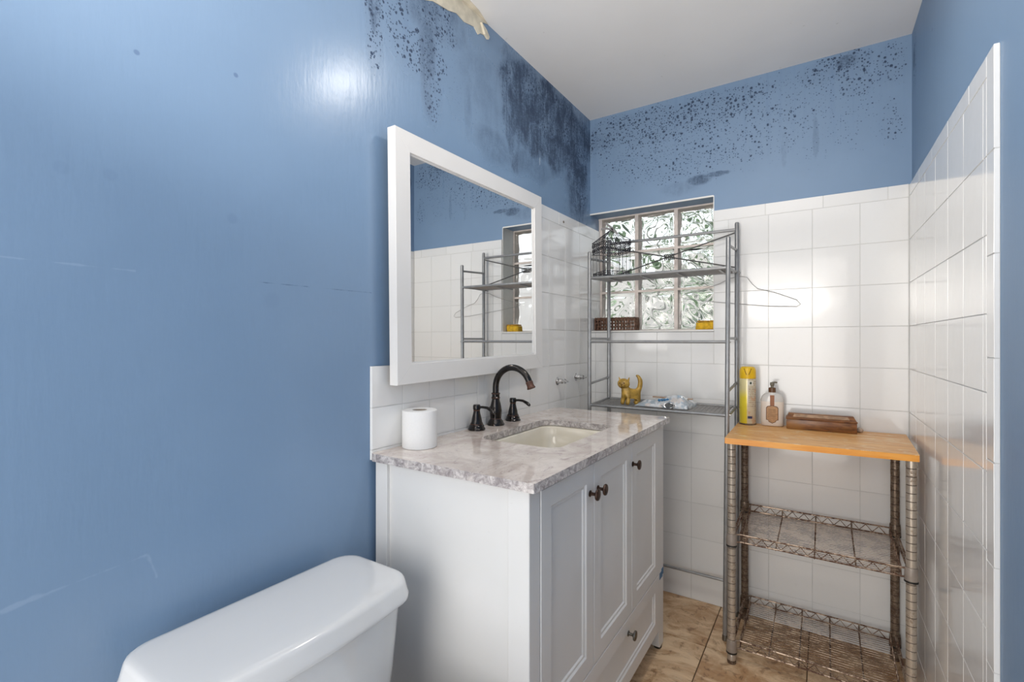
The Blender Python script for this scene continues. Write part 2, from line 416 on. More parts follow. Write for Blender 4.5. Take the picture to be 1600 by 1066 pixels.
m_ground = simple('pale_gravel', (.55, .52, .48), .9, vary=.15, scale=40)

# ------------------------------------------------------------------ setting
D = 2.26; H = 2.282
def struct(name, bm, m, smooth=None):
    o = obj(name, bm, m, None, smooth); o['kind'] = 'structure'; return o
RW = lambda y: 1.2655+.0121*(D-y)          # right wall plane
YB = -1.0
wall_left = struct('wall_left', box(B(), -.12, 0, YB-.1, D+.22, 0, H), m_paint_left)
bm = B()
prism(bm, [(RW(D+.12), D+.12, 0), (RW(YB-.1), YB-.1, 0), (RW(YB-.1)+.12, YB-.1, 0), (RW(D+.12)+.12, D+.12, 0)], (0, 0, H))
wall_right = struct('wall_right', bm, m_paint_right)
WX, WZ0, WZ1 = .591, 1.205, 1.803
bm = B()
box(bm, WX, 1.2655, D, D+.12, 0, H); box(bm, 0, WX, D, D+.12, WZ1, H); box(bm, 0, WX, D, D+.12, 0, WZ0)
wall_back = struct('wall_back', bm, m_paint_back)
bm = B()
box(bm, 0, .22, YB-.1, YB, 0, H); box(bm, 1.02, RW(YB), YB-.1, YB, 0, H); box(bm, .22, 1.02, YB-.1, YB, 2.05, H)
wall_front = struct('wall_front', bm, m_paint_plain)
bm = B()
for a in ((.16, .22, YB, YB+.015, 0, 2.11), (1.02, 1.08, YB, YB+.015, 0, 2.11), (.22, 1.02, YB, YB+.015, 2.05, 2.11)): box(bm, *a, bev=.003)
struct('door_1', bm, m_white)
ceiling = struct('ceiling', box(B(), -.12, 1.45, YB-.1, D+.12, H, H+.08), m_ceil)
floor = struct('floor', box(B(), -.12, 1.45, YB-.1, D+.12, -.06, -.004), m_grout_floor)

# floor tiles (recessed brown joints)
fx0, fy0, fp = .62, 1.93, .3275
cache = {}
def tile_mesh(u, v, d, bev, m, nm):
    key = (round(u, 4), round(v, 4), d, m.name)
    if key in cache: return cache[key]
    b = B(); box(b, -u/2, u/2, -v/2, v/2, 0, d)
    top = [e for e in b.edges if all(abs(x.co.z-d) < 1e-6 for x in e.verts)]
    bmesh.ops.bevel(b, geom=top, offset=bev, segments=2, affect='EDGES')
    me = bpy.data.meshes.new(nm); b.to_mesh(me); b.free(); me.materials.append(m); finish(me, 50)
    cache[key] = me; return me
def put_tile(name, me, parent, M):
    o = bpy.data.objects.new(name, me); COL.objects.link(o); o.parent = parent; o.matrix_local = M; return o
for i in range(-3, 4):
    for j in range(-9, 2):
        x0, x1 = fx0+i*fp, fx0+(i+1)*fp; y0, y1 = fy0+(j)*fp, fy0+(j+1)*fp
        x0, x1, y0, y1 = max(x0, 0), min(x1, 1.31), max(y0, YB), min(y1, D)
        if x1-x0 < .03 or y1-y0 < .03: continue
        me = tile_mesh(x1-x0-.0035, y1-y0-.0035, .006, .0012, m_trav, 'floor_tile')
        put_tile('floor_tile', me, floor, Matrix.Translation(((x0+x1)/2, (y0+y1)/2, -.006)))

# wall tiles
PV, PU = .1565, .154
ZR = [1.686-k*PV for k in range(11)]+[0.0]      # horizontal joints
TT = .009; GT = .0078
def wall_tile(parent, M0, u0, u1, z0, z1, gap=.0020):
    if u1-u0 < .012 or z1-z0 < .012: return
    me = tile_mesh(u1-u0-gap, z1-z0-gap, TT-.001, .0007, m_tile, 'tile')
    jit = Matrix.Rotation(math.radians(random.gauss(0, .10)), 4, 'X') @ Matrix.Rotation(math.radians(random.gauss(0, .10)), 4, 'Y')
    put_tile('tile', me, parent, M0 @ Matrix.Translation(((u0+u1)/2, (z0+z1)/2, .001)) @ jit)
# frames: (u along wall, v up, w out of the wall)
M_back = Matrix(((1, 0, 0, 0), (0, 0, -1, D), (0, 1, 0, 0), (0, 0, 0, 1)))            # u=+X v=+Z w=-Y
M_left = Matrix(((0, 0, 1, 0), (-1, 0, 0, 0), (0, 1, 0, 0), (0, 0, 0, 1)))              # u=-Y v=+Z w=+X
ar = math.atan(.0121)
M_right = Matrix.Translation((RW(D), D, 0)) @ Matrix.Rotation(ar, 4, 'Z') @ Matrix(((0, 0, -1, 0), (-1, 0, 0, 0), (0, 1, 0, 0), (0, 0, 0, 1)))  # u=-Y w=-X
def grout(parent, M0, u0, u1, z0, z1):
    b = B(); box(b, u0, u1, z0, z1, 0, GT); bmesh.ops.transform(b, matrix=M0, verts=b.verts)
    return obj('grout', b, m_grout, parent, None)
# back wall
grout(wall_back, M_back, .0, RW(D), 0, WZ0-.004); grout(wall_back, M_back, WX, RW(D), WZ0-.004, 1.733)
XJ = [0]+[1.266-PU*k for k in range(8, -1, -1)]
for a, b_ in zip(XJ, XJ[1:]):
    for z1, z0 in zip(ZR, ZR[1:]):
        if z1 <= 1.23:
            if z1 > 1.21 and a < WX < b_:
                wall_tile(wall_back, M_back, max(a, .01), WX, z0, 1.203); wall_tile(wall_back, M_back, WX, b_, z0, z1)
            else: wall_tile(wall_back, M_back, max(a, .01), min(b_, 1.256), z0, min(z1, 1.203) if b_ < .6 else z1)
        elif b_ > WX: wall_tile(wall_back, M_back, max(a, WX+.001), min(b_, 1.256), z0, z1)
for a, b_ in ((WX, .591+.0), (.591, .792), (.792, .994), (.994, 1.196), (1.196, 1.256)): wall_tile(wall_back, M_back, a, b_, 1.686, 1.735)
# left wall: tall field from Y 1.305, low splash band from Y .848
grout(wall_left, M_left, -(D+.115), -1.304, 0, 1.733); grout(wall_left, M_left, -1.304, -.85, .851, 1.095)
YJ = [1.304, 1.345]+[1.345+PU*k for k in range(1, 6)]+[2.269, 2.373]
for a, b_ in zip(YJ, YJ[1:]):
    for z1, z0 in zip(ZR, ZR[1:]):
        zz1, zz0 = z1-.007, z0-.007
        if zz0 < .5: zz0 = max(zz0, 0)
        if z0 < WZ0-.02 and b_ > D-.01:
            wall_tile(wall_left, M_left, -min(b_, D-.008), -a, zz0, zz1); continue
        wall_tile(wall_left, M_left, -b_, -a, zz0, zz1)
YT = [1.304, 1.495, 1.70, 1.90, 2.10, 2.30, 2.373]
for a, b_ in zip(YT, YT[1:]): wall_tile(wall_left, M_left, -b_, -a, 1.679, 1.735)
YL = [.848, .958, 1.067, 1.183, 1.304]
for a, b_ in zip(YL, YL[1:]):
    for z0, z1 in ((.850, .877), (.877, .987), (.987, 1.097)): wall_tile(wall_left, M_left, -b_, -a, z0, z1, .0022)
# right wall: field plus a bullnose strip at its front edge
U1 = D-1.265
grout(wall_right, M_right, .0, U1-.002, 0, 1.728)
UJ = [.009]+[PU*k for k in range(1, 7)]+[U1-.048]
UJ = [u for u in UJ if u < U1-.05]+[U1-.048]
for a, b_ in zip(UJ, UJ[1:]):
    for z1, z0 in zip(ZR, ZR[1:]): wall_tile(wall_right, M_right, a, b_, z0, z1)
u = .009; 
while u < U1-.06:
    wall_tile(wall_right, M_right, u, min(u+.202, U1-.048), 1.686, 1.730); u += .202
for k in range(9):
    z1 = 1.730-.2*k; z0 = max(0, z1-.2)
    wall_tile(wall_right, M_right, U1-.048, U1, z0, z1)
# small drill hole with a plug in the top trim tile of the left wall
bm = B(); lathe(bm, [(.0, .0088), (.006, .0088), (.006, .0102), (.0, .0102)], (0, 1.945, 1.70), 'X', 12)
obj('screw_hole', bm, m_rustdark, wall_left)

# peeled plaster at the top of the left wall and on the ceiling edge
bm = B()
pts = [(.96, 2.282), (.96, 2.15), (1.0, 2.172), (1.054, 2.178), (1.09, 2.195), (1.161, 2.208), (1.20, 2.222), (1.24, 2.216), (1.293, 2.229), (1.315, 2.214), (1.33, 2.226), (1.356, 2.232), (1.35, 2.250), (1.325, 2.258), (1.337, 2.268), (1.372, 2.2815)]
prism(bm, [(.0002, y, z) for y, z in pts], (.0022, 0, 0))
obj('peeled_patch', bm, m_plaster, wall_left)
bm = B()
pts = [(.0, .96), (.055, .98), (.05, 1.05), (.035, 1.12), (.04, 1.17), (.022, 1.24), (.018, 1.30), (.006, 1.35), (.0, 1.38)]
prism(bm, [(x+.001, y, H-.0002) for x, y in pts], (0, 0, -.0015))
obj('peeled_patch', bm, m_plaster, ceiling)
bm = B()   # curled paint flake and the crack's dark lip
tube(bm, [(.003, 1.17, 2.281), (.004, 1.24, 2.278), (.003, 1.30, 2.2795), (.004, 1.36, 2.277)], .0012, 6)
prism(bm, [(.001, 1.325, 2.262), (.001, 1.345, 2.232), (.001, 1.365, 2.224), (.001, 1.37, 2.236), (.001, 1.352, 2.252)], (.009, .003, -.002))
obj('paint_flake', bm, m_plaster, wall_left)
bm = B(); tube(bm, [(.14, 1.30, H), (.20, 1.27, H), (.28, 1.265, H), (.36, 1.235, H)], .0012, 5)
obj('crack_ridge', bm, m_ceil, ceiling)

# window of glass blocks ------------------------------------------------
win = thing('window_1', 'glass block window', 'window', (0, 0, 0))
del win['label']; del win['category']; win['kind'] = 'structure'
GY = D+.112
cols = [(.0, .2035), (.2035, .3975), (.3975, .591)]
rows = [(1.213, 1.4115), (1.4115, 1.6125), (1.6125, 1.803)]
bm = B()
for x in (.0095, .2035, .3975, .5885): box(bm, x-.0085, x+.0085, GY-.001, GY+.075, 1.205, 1.803)
for z in (1.2125, 1.4115, 1.6125, 1.8015): box(bm, 0, .591, GY-.0015, GY+.0745, z-.0055, z+.0055)
obj('mortar', bm, m_mortar, win, None)
def block_mesh(wd, ht, seed):
    rnd = random.Random(seed); b = B(); N = 30; d = .076
    ph = [rnd.random()*6.3 for _ in range(6)]
    def wave(i, j, s):
        a, c = i/N, j/N
        e = min(a, 1-a, c, 1-c); k = min(1, max(0, (e-.055)/.05)); k = k*k*(3-2*k)
        rim = .0035*(1-min(1, e/.05))
        h = .0016*math.sin(7*(a+c)+ph[0]+1.3*math.sin(3*c+ph[1]))+.0016*math.sin(8*(a-c)+ph[2]+1.5*math.sin(4*a+ph[3]))+.0003*math.sin(19*a+ph[4]+7*c)
        return s*(h*k-.003*k)-s*rim
    F = [[b.verts.new(((i/N-.5)*wd, wave(i, j, -1), (j/N-.5)*ht)) for j in range(N+1)] for i in range(N+1)]
    K = [[b.verts.new(((i/N-.5)*wd, d+wave(j, i, 1), (j/N-.5)*ht)) for j in range(N+1)] for i in range(N+1)]
    for i in range(N):
        for j in range(N):
            b.faces.new((F[i][j], F[i+1][j], F[i+1][j+1], F[i][j+1])); b.faces.new((K[i][j], K[i][j+1], K[i+1][j+1], K[i+1][j]))
    for i in range(N):
        b.faces.new((F[i][0], K[i][0], K[i+1][0], F[i+1][0])); b.faces.new((F[i][N], F[i+1][N], K[i+1][N], K[i][N]))
        b.faces.new((F[0][i], F[0][i+1], K[0][i+1], K[0][i])); b.faces.new((F[N][i], K[N][i], K[N][i+1], F[N][i+1]))
    return b
for ci, (x0, x1) in enumerate(cols):
    for ri, (z0, z1) in enumerate(rows):
        b = block_mesh(x1-x0-.013, z1-z0-.011, ci*3+ri+11)
        bmesh.ops.translate(b, verts=b.verts, vec=((x0+x1)/2+(.0035 if ci == 0 else 0), GY+.002, (z0+z1)/2))
        obj('glass_block', b, m_glass, win, 60)
bm = B(); box(bm, .0095, WX+.001, D-.014, GY+.006, 1.2035, 1.2125, .0015)
obj('sill', bm, m_sill, win)
bm = B(); box(bm, WX-.0035, WX, D-.002, GY+.004, 1.2125, WZ1); box(bm, 0.0, WX-.0035, D-.002, D+.003, WZ1-.004, WZ1+.003)  # thin white top strip paints in the lit edge of the lintel
obj('reveal_edge', bm, m_sill, win, None)

# garden beyond the blocks ------------------------------------------------
bm = B(); box(bm, -3, 4, D+.13, 6, -.3, -.2)
g = struct('courtyard_wall', box(B(), -3, 4, 5.2, 5.35, -.3, 2.0), m_outside)
g = obj('ground', bm, m_ground, None, None); g['kind'] = 'structure'
def shrub(cx, cy, z0, z1, rad, n, label, seed):
    rnd = random.Random(seed)
    s = thing('garden_shrub', label, 'shrub', (cx, cy, -.2), 'shrubs in the garden outside the window')
    b = B(); tube(b, [(cx, cy, -.2), (cx+.02, cy, (z0+z1)/2), (cx-.02, cy+.03, z1-.1)], [.012, .010, .005], 7)
    for k in range(6):
        a = rnd.random()*6.28; zz = z0+(z1-z0)*(.1+.12*k)
        tube(b, [(cx, cy, zz), (cx+math.cos(a)*rad*.7, cy+math.sin(a)*rad*.6, zz+.25)], [.006, .003], 5)
    obj('stem', b, m_bark, s)
    b = B()
    for k in range(n):
        a = rnd.random()*6.28; r = rad*rnd.random()**.5; z = z0+(z1-z0)*rnd.random()
        c = Vector((cx+r*math.cos(a), cy+r*math.sin(a)*.7, z)); L = .05+.06*rnd.random()
        d = Vector((rnd.gauss(0, 1), rnd.gauss(0, 1), rnd.gauss(0, .8))).normalized(); uu, vv = frame_at(d)
        vs = [b.verts.new(c+p) for p in (-d*L, uu*L*.32, d*L, -uu*L*.32)]
        b.faces.new((vs[0], vs[1], vs[2])); b.faces.new((vs[0], vs[2], vs[3]))
    o = obj('foliage', b, m_leaf, s, None); o['kind'] = 'stuff'
shrub(.05, 3.25, .5, 2.7, .42, 420, 'leafy green shrub outside the left part of the glass block window', 3)
shrub(-.95, 3.9, .4, 2.6, .5, 420, 'leafy green shrub farther left in the garden outside', 4)

shrub(.15, 4.45, 1.0, 2.75, .42, 420, 'broad leafy shrub at the back of the garden outside the glass blocks', 8)
SPLIT = {'rail', 'trim_ring', 'rivet', 'ear', 'eye', 'muzzle', 'tab', 'cardboard_edge', 'support_strip', 'cap_groove', 'mitre_joint', 'label_lines', 'reveal_edge', 'printed_badge', 'painter_tape', 'door_1'}
# ------------------------------------------------------------------ vanity
van = thing('vanity_cabinet', 'white shaker bathroom vanity cabinet with three doors and a long bottom drawer', 'vanity', (.25, 1.355, 0))
VX0, VXF = .012, .468; VY0, VY1 = .858, 1.852; VT = .848
bm = B()
box(bm, VX0+.03, VXF-.004, VY0+.010, VY0+.020, .07, VT-.002)          # recessed side panel
obj('side_panel', bm, m_cab, van)
bm = B(); box(bm, VX0+.03, VXF-.004, VY1-.022, VY1-.012, .07, VT-.002); obj('side_panel', bm, m_cab, van)
bm = B()
box(bm, VX0+.02, VXF-.01, VY0+.021, VY1-.023, .085, .10); box(bm, VX0+.005, VX0+.015, VY0+.03, VY1-.03, .085, VT-.002)
box(bm, VXF-.012, VXF-.006, VY0+.045, VY1-.06, .085, VT-.03)
obj('carcass', bm, m_cab, van, None)
bm = B(); box(bm, .44, .478, VY0+.045, VY1-.06, .841, .848); box(bm, VX0+.03, VXF, VY0+.04, VY1-.06, .070, .084); obj('rail', bm, m_cab, van)
def leg(x0, x1, y0, y1, tx, ty, label=None):
    b = B()
    r = lambda X0, X1, Y0, Y1, z: [(X0, Y0, z), (X1, Y0, z), (X1, Y1, z), (X0, Y1, z)]
    ax = .016
    fx0 = x0+(ax if tx < 0 else 0); fx1 = x1-(ax if tx > 0 else 0); fy0 = y0+(ax if ty < 0 else 0); fy1 = y1-(ax if ty > 0 else 0)
    loft(b, [r(fx0, fx1, fy0, fy1, .012), r(x0, x1, y0, y1, .08), r(x0, x1, y0, y1, VT-.001)])
    bmesh.ops.bevel(b, geom=list(b.edges), offset=.0015, segments=1, affect='EDGES')
    l = obj('leg', b, m_cab, van)
    f = B(); lathe(f, [(.014, 0), (.015, .003), (.015, .0125)], ((fx0+fx1)/2, (fy0+fy1)/2, 0), 'Z', 14); obj('foot_cap', f, m_black, l)
leg(VX0, VX0+.042, VY0, VY0+.05, 0, 0); leg(VX0, VX0+.042, VY1-.05, VY1, 0, 0)
leg(.428, .482, VY0, VY0+.045, -1, 0); leg(.436, .482, VY1-.062, VY1, -1, -1)
def shaker(name, y0, y1, z0, z1, fw, x0=.466, th=.018):
    """frame-and-panel front facing +X"""
    b = B(); xf = x0+th
    def ring(a, x): return [(x, y0+a, z0+a), (x, y1-a, z0+a), (x, y1-a, z1-a), (x, y0+a, z1-a)]
    loft(b, [ring(0, x0), ring(0, xf-.0015), ring(.0015, xf), ring(fw, xf), ring(fw+.004, xf-.004), ring(fw+.010, xf-.0045), ring(fw+.013, xf-.008)])
    return obj(name, b, m_cab, van, 20)
def knob(parent, y, z, m, x=.484):
    b = B(); lathe(b, [(.0, 0), (.0085, 0), (.0085, .002), (.0045, .004), (.0042, .013), (.007, .017), (.0145, .0195), (.0155, .022), (.0145, .0245), (.010, .026), (.006, .0265), (0, .0265)], (x, y, z), 'X', 20)
    return obj('knob', b, m, parent)
DZ0, DZ1 = .297, .838
for (y0, y1, ky) in ((.905, 1.188, 1.163), (1.191, 1.488, 1.215), (1.491, 1.788, 1.497)):
    d = shaker('door', y0, y1, DZ0, DZ1, .046); knob(d, ky, .763 if ky < 1.4 else .768, m_knob)
d = shaker('drawer', .905, 1.788, .086, .294, .046); kk = knob(d, 1.455, .247, m_pewter)
kk['label'] = 'pewter grey knob'
bm = B(); box(bm, .4822, .4828, VY1-.050, VY1-.014, .268, .292); box(bm, .4822, .4832, VY1-.026, VY1-.002, .276, .300)
tag(obj('painter_tape', bm, m_tape, van), 'torn scrap of blue tape')
# faint nicks / hinge line
# countertop with undermount cut-out
ct = thing('countertop', 'polished pinkish grey marble vanity top with sink cut-out', 'countertop', (.25, 1.36, .849))
bm = B()
outer = rrect(.0095, .502, .845, 1.872, .006, 0, 2); N4 = len(outer)
SX0, SX1, SY0, SY1 = .125, .392, 1.150, 1.572
inner = rrect(SX0, SX1, SY0, SY1, .045, 0, 6)
def ringface(bm, z, flip):
    a = [bm.verts.new((x, y, z)) for x, y, _ in outer]; b = [bm.verts.new((x, y, z)) for x, y, _ in inner]
    ea = [bm.edges.new((a[i], a[(i+1) % len(a)])) for i in range(len(a))]; eb = [bm.edges.new((b[i], b[(i+1) % len(b)])) for i in range(len(b))]
    bmesh.ops.triangle_fill(bm, edges=ea+eb, use_beauty=True); return a, b
a1, b1 = ringface(bm, .8702, 0)
bm_top = bm
obj('slab_top', bm, m_marble, ct, None)
bm = B(); a2, b2 = ringface(bm, .8495, 0)
a3 = [bm.verts.new((x, y, .868)) for x, y, _ in outer]; b3 = [bm.verts.new((x, y, .8702)) for x, y, _ in inner]
cx_, cy_ = .25, 1.36
a4 = [bm.verts.new((x+(.0015 if x < cx_ else -.0015)*0, y, .8702)) for x, y, _ in outer]
for A, Bv in ((a2, a3), (a3, a4), (b2, b3)):
    n = len(A)
    for i in range(n): bm.faces.new((A[i], A[(i+1) % n], Bv[(i+1) % n], Bv[i]))
obj('slab_edge', bm, m_medge, ct, 30)
# basin
snk = thing('sink_basin', 'bone coloured rectangular undermount sink below the marble top', 'sink', (.26, 1.36, .72))
bm = B()
rings = []
for ins, z, r in ((-.012, .8492, .05), (-.004, .8490, .046), (.004, .842, .045), (.010, .80, .045), (.022, .74, .05), (.05, .722, .05), (.09, .717, .03)):
    rings.append(rrect(SX0+ins, SX1-ins, SY0+ins, SY1-ins, r, z, 6))
loft(bm, rings, cap=False); bm.faces.new([bm.verts.new(p) for p in []]) if False else None
bm.verts.ensure_lookup_table()
n = len(rings[0]); bm.faces.new(bm.verts[-n:])
obj('bowl', bm, m_bone, snk, 60)
bm = B(); lathe(bm, [(.0, .7175), (.021, .7175), (.021, .720), (.014, .7205), (0, .719)], (.26, 1.36, 0), 'Z', 20); obj('drain', bm, m_chrome, snk)

# faucet
fa = thing('faucet', 'oil-rubbed bronze high-arc widespread faucet at the back of the marble top', 'faucet', (.04, 1.367, .8702))
def bell(y, x, name):
    b = B(); z = .8702
    lathe(b, [(.0285, 0), (.0285, .004), (.026, .007), (.0245, .010), (.0245, .014), (.021, .018), (.0205, .021), (.018, .026), (.0165, .036), (.0125, .052), (.0105, .062), (.0105, .066), (.0125, .068), (.0125, .079), (.010, .083), (.0, .084)], (x, y, z), 'Z', 22)
    h = obj(name, b, m_bronze, fa)
    c = B(); lathe(c, [(.0212, .0185), (.0216, .0195), (.0212, .0205)], (x, y, z), 'Z', 22); lathe(c, [(.011, .0625), (.0114, .064), (.011, .0655)], (x, y, z), 'Z', 18); obj('trim_ring', c, m_copper, h)
    l = B(); tube(l, [(x+.004, y, z+.074), (x+.025, y-.001, z+.076), (x+.045, y-.002, z+.075), (x+.062, y-.003, z+.068), (x+.072, y-.004, z+.062), (x+.076, y-.004, z+.060)], [.0045, .0042, .0048, .0062, .0058, .003], 10)
    obj('lever', l, m_bronze, h)
bell(1.258, .040, 'hot_handle'); bell(1.477, .040, 'cold_handle')
bm = B(); sx, sy, sz = .040, 1.367, .8702
lathe(bm, [(.030, 0), (.030, .004), (.0275, .008), (.026, .013), (.020, .020), (.019, .024), (.0205, .035), (.0215, .048), (.019, .066), (.0145, .084), (.0135, .090), (.0150, .093), (.0150, .096), (.0135, .098), (.0135, .106), (.0150, .108), (.0150, .111), (.012, .113)], (sx, sy, sz), 'Z', 24)
body = obj('spout_body', bm, m_bronze, fa)
bm = B()
for h, r in ((.0225, .0193), (.0945, .0153), (.1095, .0153)): lathe(bm, [(r, h-.001), (r+.0004, h), (r, h+.001)], (sx, sy, sz), 'Z', 24)
obj('trim_ring', bm, m_copper, body)
bm = B(); R = .070; zc = 1.0015
pts = [(sx, sy, .975)]+[(sx+R-R*math.cos(a), sy, zc+R*math.sin(a)) for a in [math.radians(d) for d in range(0, 166, 9)]]
tube(bm, pts, .0110, 14); sp = obj('spout', bm, m_bronze, fa, 60)
e = Vector(pts[-1]); dr = (Vector(pts[-1])-Vector(pts[-2])).normalized()
bm = B(); tube(bm, [e-dr*.004, e+dr*.001, e+dr*.004, e+dr*.012, e+dr*.019, e+dr*.021], [.0118, .0128, .0118, .0122, .0150, .0135], 16); obj('spout_tip', bm, m_copper, fa)
bm = B(); tube(bm, [(sx-.020, sy, .884), (sx-.020, sy, .925)], .0025, 8); lathe(bm, [(0, 0), (.005, .001), (.006, .006), (.004, .010), (0, .011)], (sx-.020, sy, .924), 'Z', 12); obj('lift_rod', bm, m_bronze, fa)

# toilet paper
tp = thing('toilet_paper_roll', 'white toilet paper roll standing on the marble top left of the faucet', 'toilet paper', (.060, .972, .8702))
bm = B(); lathe(bm, [(.0205, .004), (.0205, .0), (.046, .0), (.0475, .0015), (.0475, .1005), (.046, .102), (.0205, .102), (.0205, .098), (.0205, .004)], (.060, .972, .8704), 'Z', 40); obj('paper', bm, m_paper, tp)
bm = B(); lathe(bm, [(.0202, .001), (.0202, .101), (.0190, .101), (.0190, .001), (.0202, .001)], (.060, .972, .8704), 'Z', 32); obj('core', bm, m_cardb, tp)
bm = B(); 
pa = [(.060+.0479*math.cos(a), .972+.0479*math.sin(a)) for a in [math.radians(-62+k*3) for k in range(9)]]
loft(bm, [[(x, y, .8712) for x, y in pa]+[(.060+(x-.060)*.985, .972+(y-.972)*.985, .8712) for x, y in pa[::-1]], [(x, y, .972) for x, y in pa]+[(.060+(x-.060)*.985, .972+(y-.972)*.985, .972) for x, y in pa[::-1]]])
obj('loose_sheet', bm, m_paper, tp)

# ------------------------------------------------------------------ mirror (hung a touch crooked)
mz, my = 1.392, 1.287
MIRZ = math.radians(.65)
mir = thing('wall_mirror', 'white framed rectangular wall mirror above the vanity', 'mirror', (0.012, my, mz))
MY0, MY1, MZ0, MZ1 = my-.397, my+.397, 1.0495, 1.7345
FW = .055
def mring(a, x): return [(x, MY0+a, MZ0+a), (x, MY1-a, MZ0+a), (x, MY1-a, MZ1-a), (x, MY0+a, MZ1-a)]
bm = B(); loft(bm, [mring(0, .022), mring(0, .049), mring(.001, .050), mring(FW-.001, .050), mring(FW, .049), mring(FW, .044), mring(FW+.004, .0435), mring(FW+.004, .040)], cap=False)
fr = obj('frame', bm, m_frame, mir, 25)
bm = B()   # mitre joints: fine recessed lines
for (y, z, sy_, sz_) in ((MY0, MZ0, 1, 1), (MY1, MZ0, -1, 1), (MY0, MZ1, 1, -1), (MY1, MZ1, -1, -1)):
    tube(bm, [(.0500, y+sy_*.004, z+sz_*.004), (.0500, y+sy_*(FW-.004), z+sz_*(FW-.004))], .0003, 4)
obj('mitre_joint', bm, m_grout, fr)
bm = B(); box(bm, .040, .0415, MY0+FW-.004, MY1-FW+.004, MZ0+FW-.004, MZ1-FW+.004); obj('glass', bm, m_mirror, mir, None)
bm = B(); box(bm, .012, .039, MY0+.03, MY1-.03, MZ0+.03, MZ1-.03); obj('backing', bm, m_dwood, mir, None)
mir.rotation_euler = (math.radians(.75), 0, MIRZ)

# chrome shut-off stubs on the left wall
for k, (y, z) in enumerate(((1.885, .984), (2.075, .990))):
    s = thing('shutoff_valve', 'chrome valve stub on the left tiled wall nearer the mirror' if k == 0 else 'chrome valve stub on the left tiled wall beside the metal shelf post', 'valve', (.009, y, z), 'chrome valve stubs on the tile')
    b = B(); lathe(b, [(.018, -.0005), (.018, .002), (.0115, .004), (.0105, .006), (.0105, .026), (.008, .028), (.008, .032), (.0105, .034), (.0105, .040), (.0, .0405)], (.009, y, z), 'X', 8); obj('body', b, m_chrome, s)
    b = B(); tube(b, [(.048, y, z), (.062, y, z)], .0032, 8); tube(b, [(.060, y-.006, z+.002), (.060, y+.006, z-.002)], .002, 6); obj('stem', b, m_chrome, s)

# ------------------------------------------------------------------ toilet
to = thing('toilet', 'white toilet with tank lid in the lower left corner beside the vanity', 'toilet', (.16, .52, 0))
LX0, LX1, LY0, LY1 = .036, .262, .288, .756
bm = B(); 
def lidring(ins, z): return rrect(LX0+ins, LX1-ins, LY0+ins, LY1-ins, .05-ins*.5, z, 7, bow=.022)
loft(bm, [lidring(.014, .617), lidring(.003, .618), lidring(0, .621), lidring(0, .628), lidring(.002, .633), lidring(.006, .652), lidring(.0085, .6575), lidring(.013, .6605), lidring(.022, .662), lidring(.05, .6628), lidring(.09, .663)])
obj('tank_lid', bm, m_porc, to, 60)
bm = B()
def tankring(k, z): return rrect(.046+.008*k, .252-.02*k, .306+.02*k, .738-.020*k, .045, z, 6, bow=.018)
loft(bm, [tankring(1.6, .345), tankring(1.3, .35), tankring(1, .37), tankring(.5, .48), tankring(.1, .60), tankring(0, .6185)])
obj('tank', bm, m_porc, to, 60)
bm = B(); lathe(bm, [(.0, -.004), (.013, -.004), (.013, .006), (.006, .010), (0, .010)], (.262, .345, .575), 'X', 14); tube(bm, [(.268, .345, .575), (.276, .36, .572), (.278, .415, .566)], [.005, .005, .007], 8); obj('flush_lever', bm, m_chrome, to)
bm = B()
def ov(cx, rx, ry, z, n=28): return [(cx+rx*math.cos(2*PI*k/n), .522+ry*math.sin(2*PI*k/n), z) for k in range(n)]
loft(bm, [ov(.42, .22, .115, 0), ov(.42, .21, .11, .03), ov(.42, .19, .10, .14), ov(.44, .22, .14, .25), ov(.48, .255, .18, .36), ov(.48, .26, .185, .395)])
box(bm, .06, .32, .42, .62, .20, .352, .02)
obj('bowl', bm, m_porc, to, 50)
bm = B(); loft(bm, [ov(.47, .245, .182, .397), ov(.47, .25, .187, .405), ov(.47, .25, .187, .425), ov(.47, .235, .175, .436)]); obj('seat_lid', bm, m_porc, to, 50)

# ------------------------------------------------------------------ over-toilet style metal shelf
et = thing('metal_shelf_unit', 'tall silver grey tube metal shelf unit in front of the window', 'shelf unit', (.4, 2.11, 0))
FY, BY = 2.011, 2.214; EX0, EX1 = .107, .687
for (x, y, h, dx) in ((EX0, FY, 1.565, 0), (EX1, FY, 1.565, -.012), (EX0+.012, BY, 1.655, 0), (EX1+.002, BY, 1.662, -.002)):
    b = B(); tube(b, [(x+dx, y, .004), (x+dx*.4, y, .85), (x, y, h-.004), (x, y, h)], [.0088, .0088, .0088, .006], 14); p = obj('post', b, m_silver, et)
    b = B(); lathe(b, [(.0105, 0), (.0105, .018), (.009, .022)], (x+dx, y, 0), 'Z', 12); obj('foot', b, m_pewter, p)
    b = B()
    for z in (.875, 1.157, 1.445): lathe(b, [(.0028, -.0093), (.0028, .0093)], (x, y, z), 'X', 8)
    obj('rivet', b, m_chrome, p)
def rail(pts, r, nm='rail'): b = B(); tube(b, pts, r, 10); return obj(nm, b, m_silver, et)
for z in (1.158, 1.446): rail([(EX0, FY, z), (EX1, FY, z)], .0062)
rail([(EX0-.004, FY, .872), (EX1-.004, FY, .872)], .0062)
rail([(EX0+.012, BY, 1.632), (EX1+.002, BY, 1.632)], .0062)
rail([(EX0+.012, BY, 1.452), (EX1, BY, 1.452)], .005); rail([(EX0+.012, BY, .884), (EX1, BY, .884)], .005)
rail([(EX0+.012, BY, .137), (EX1, BY, .137)], .0062)
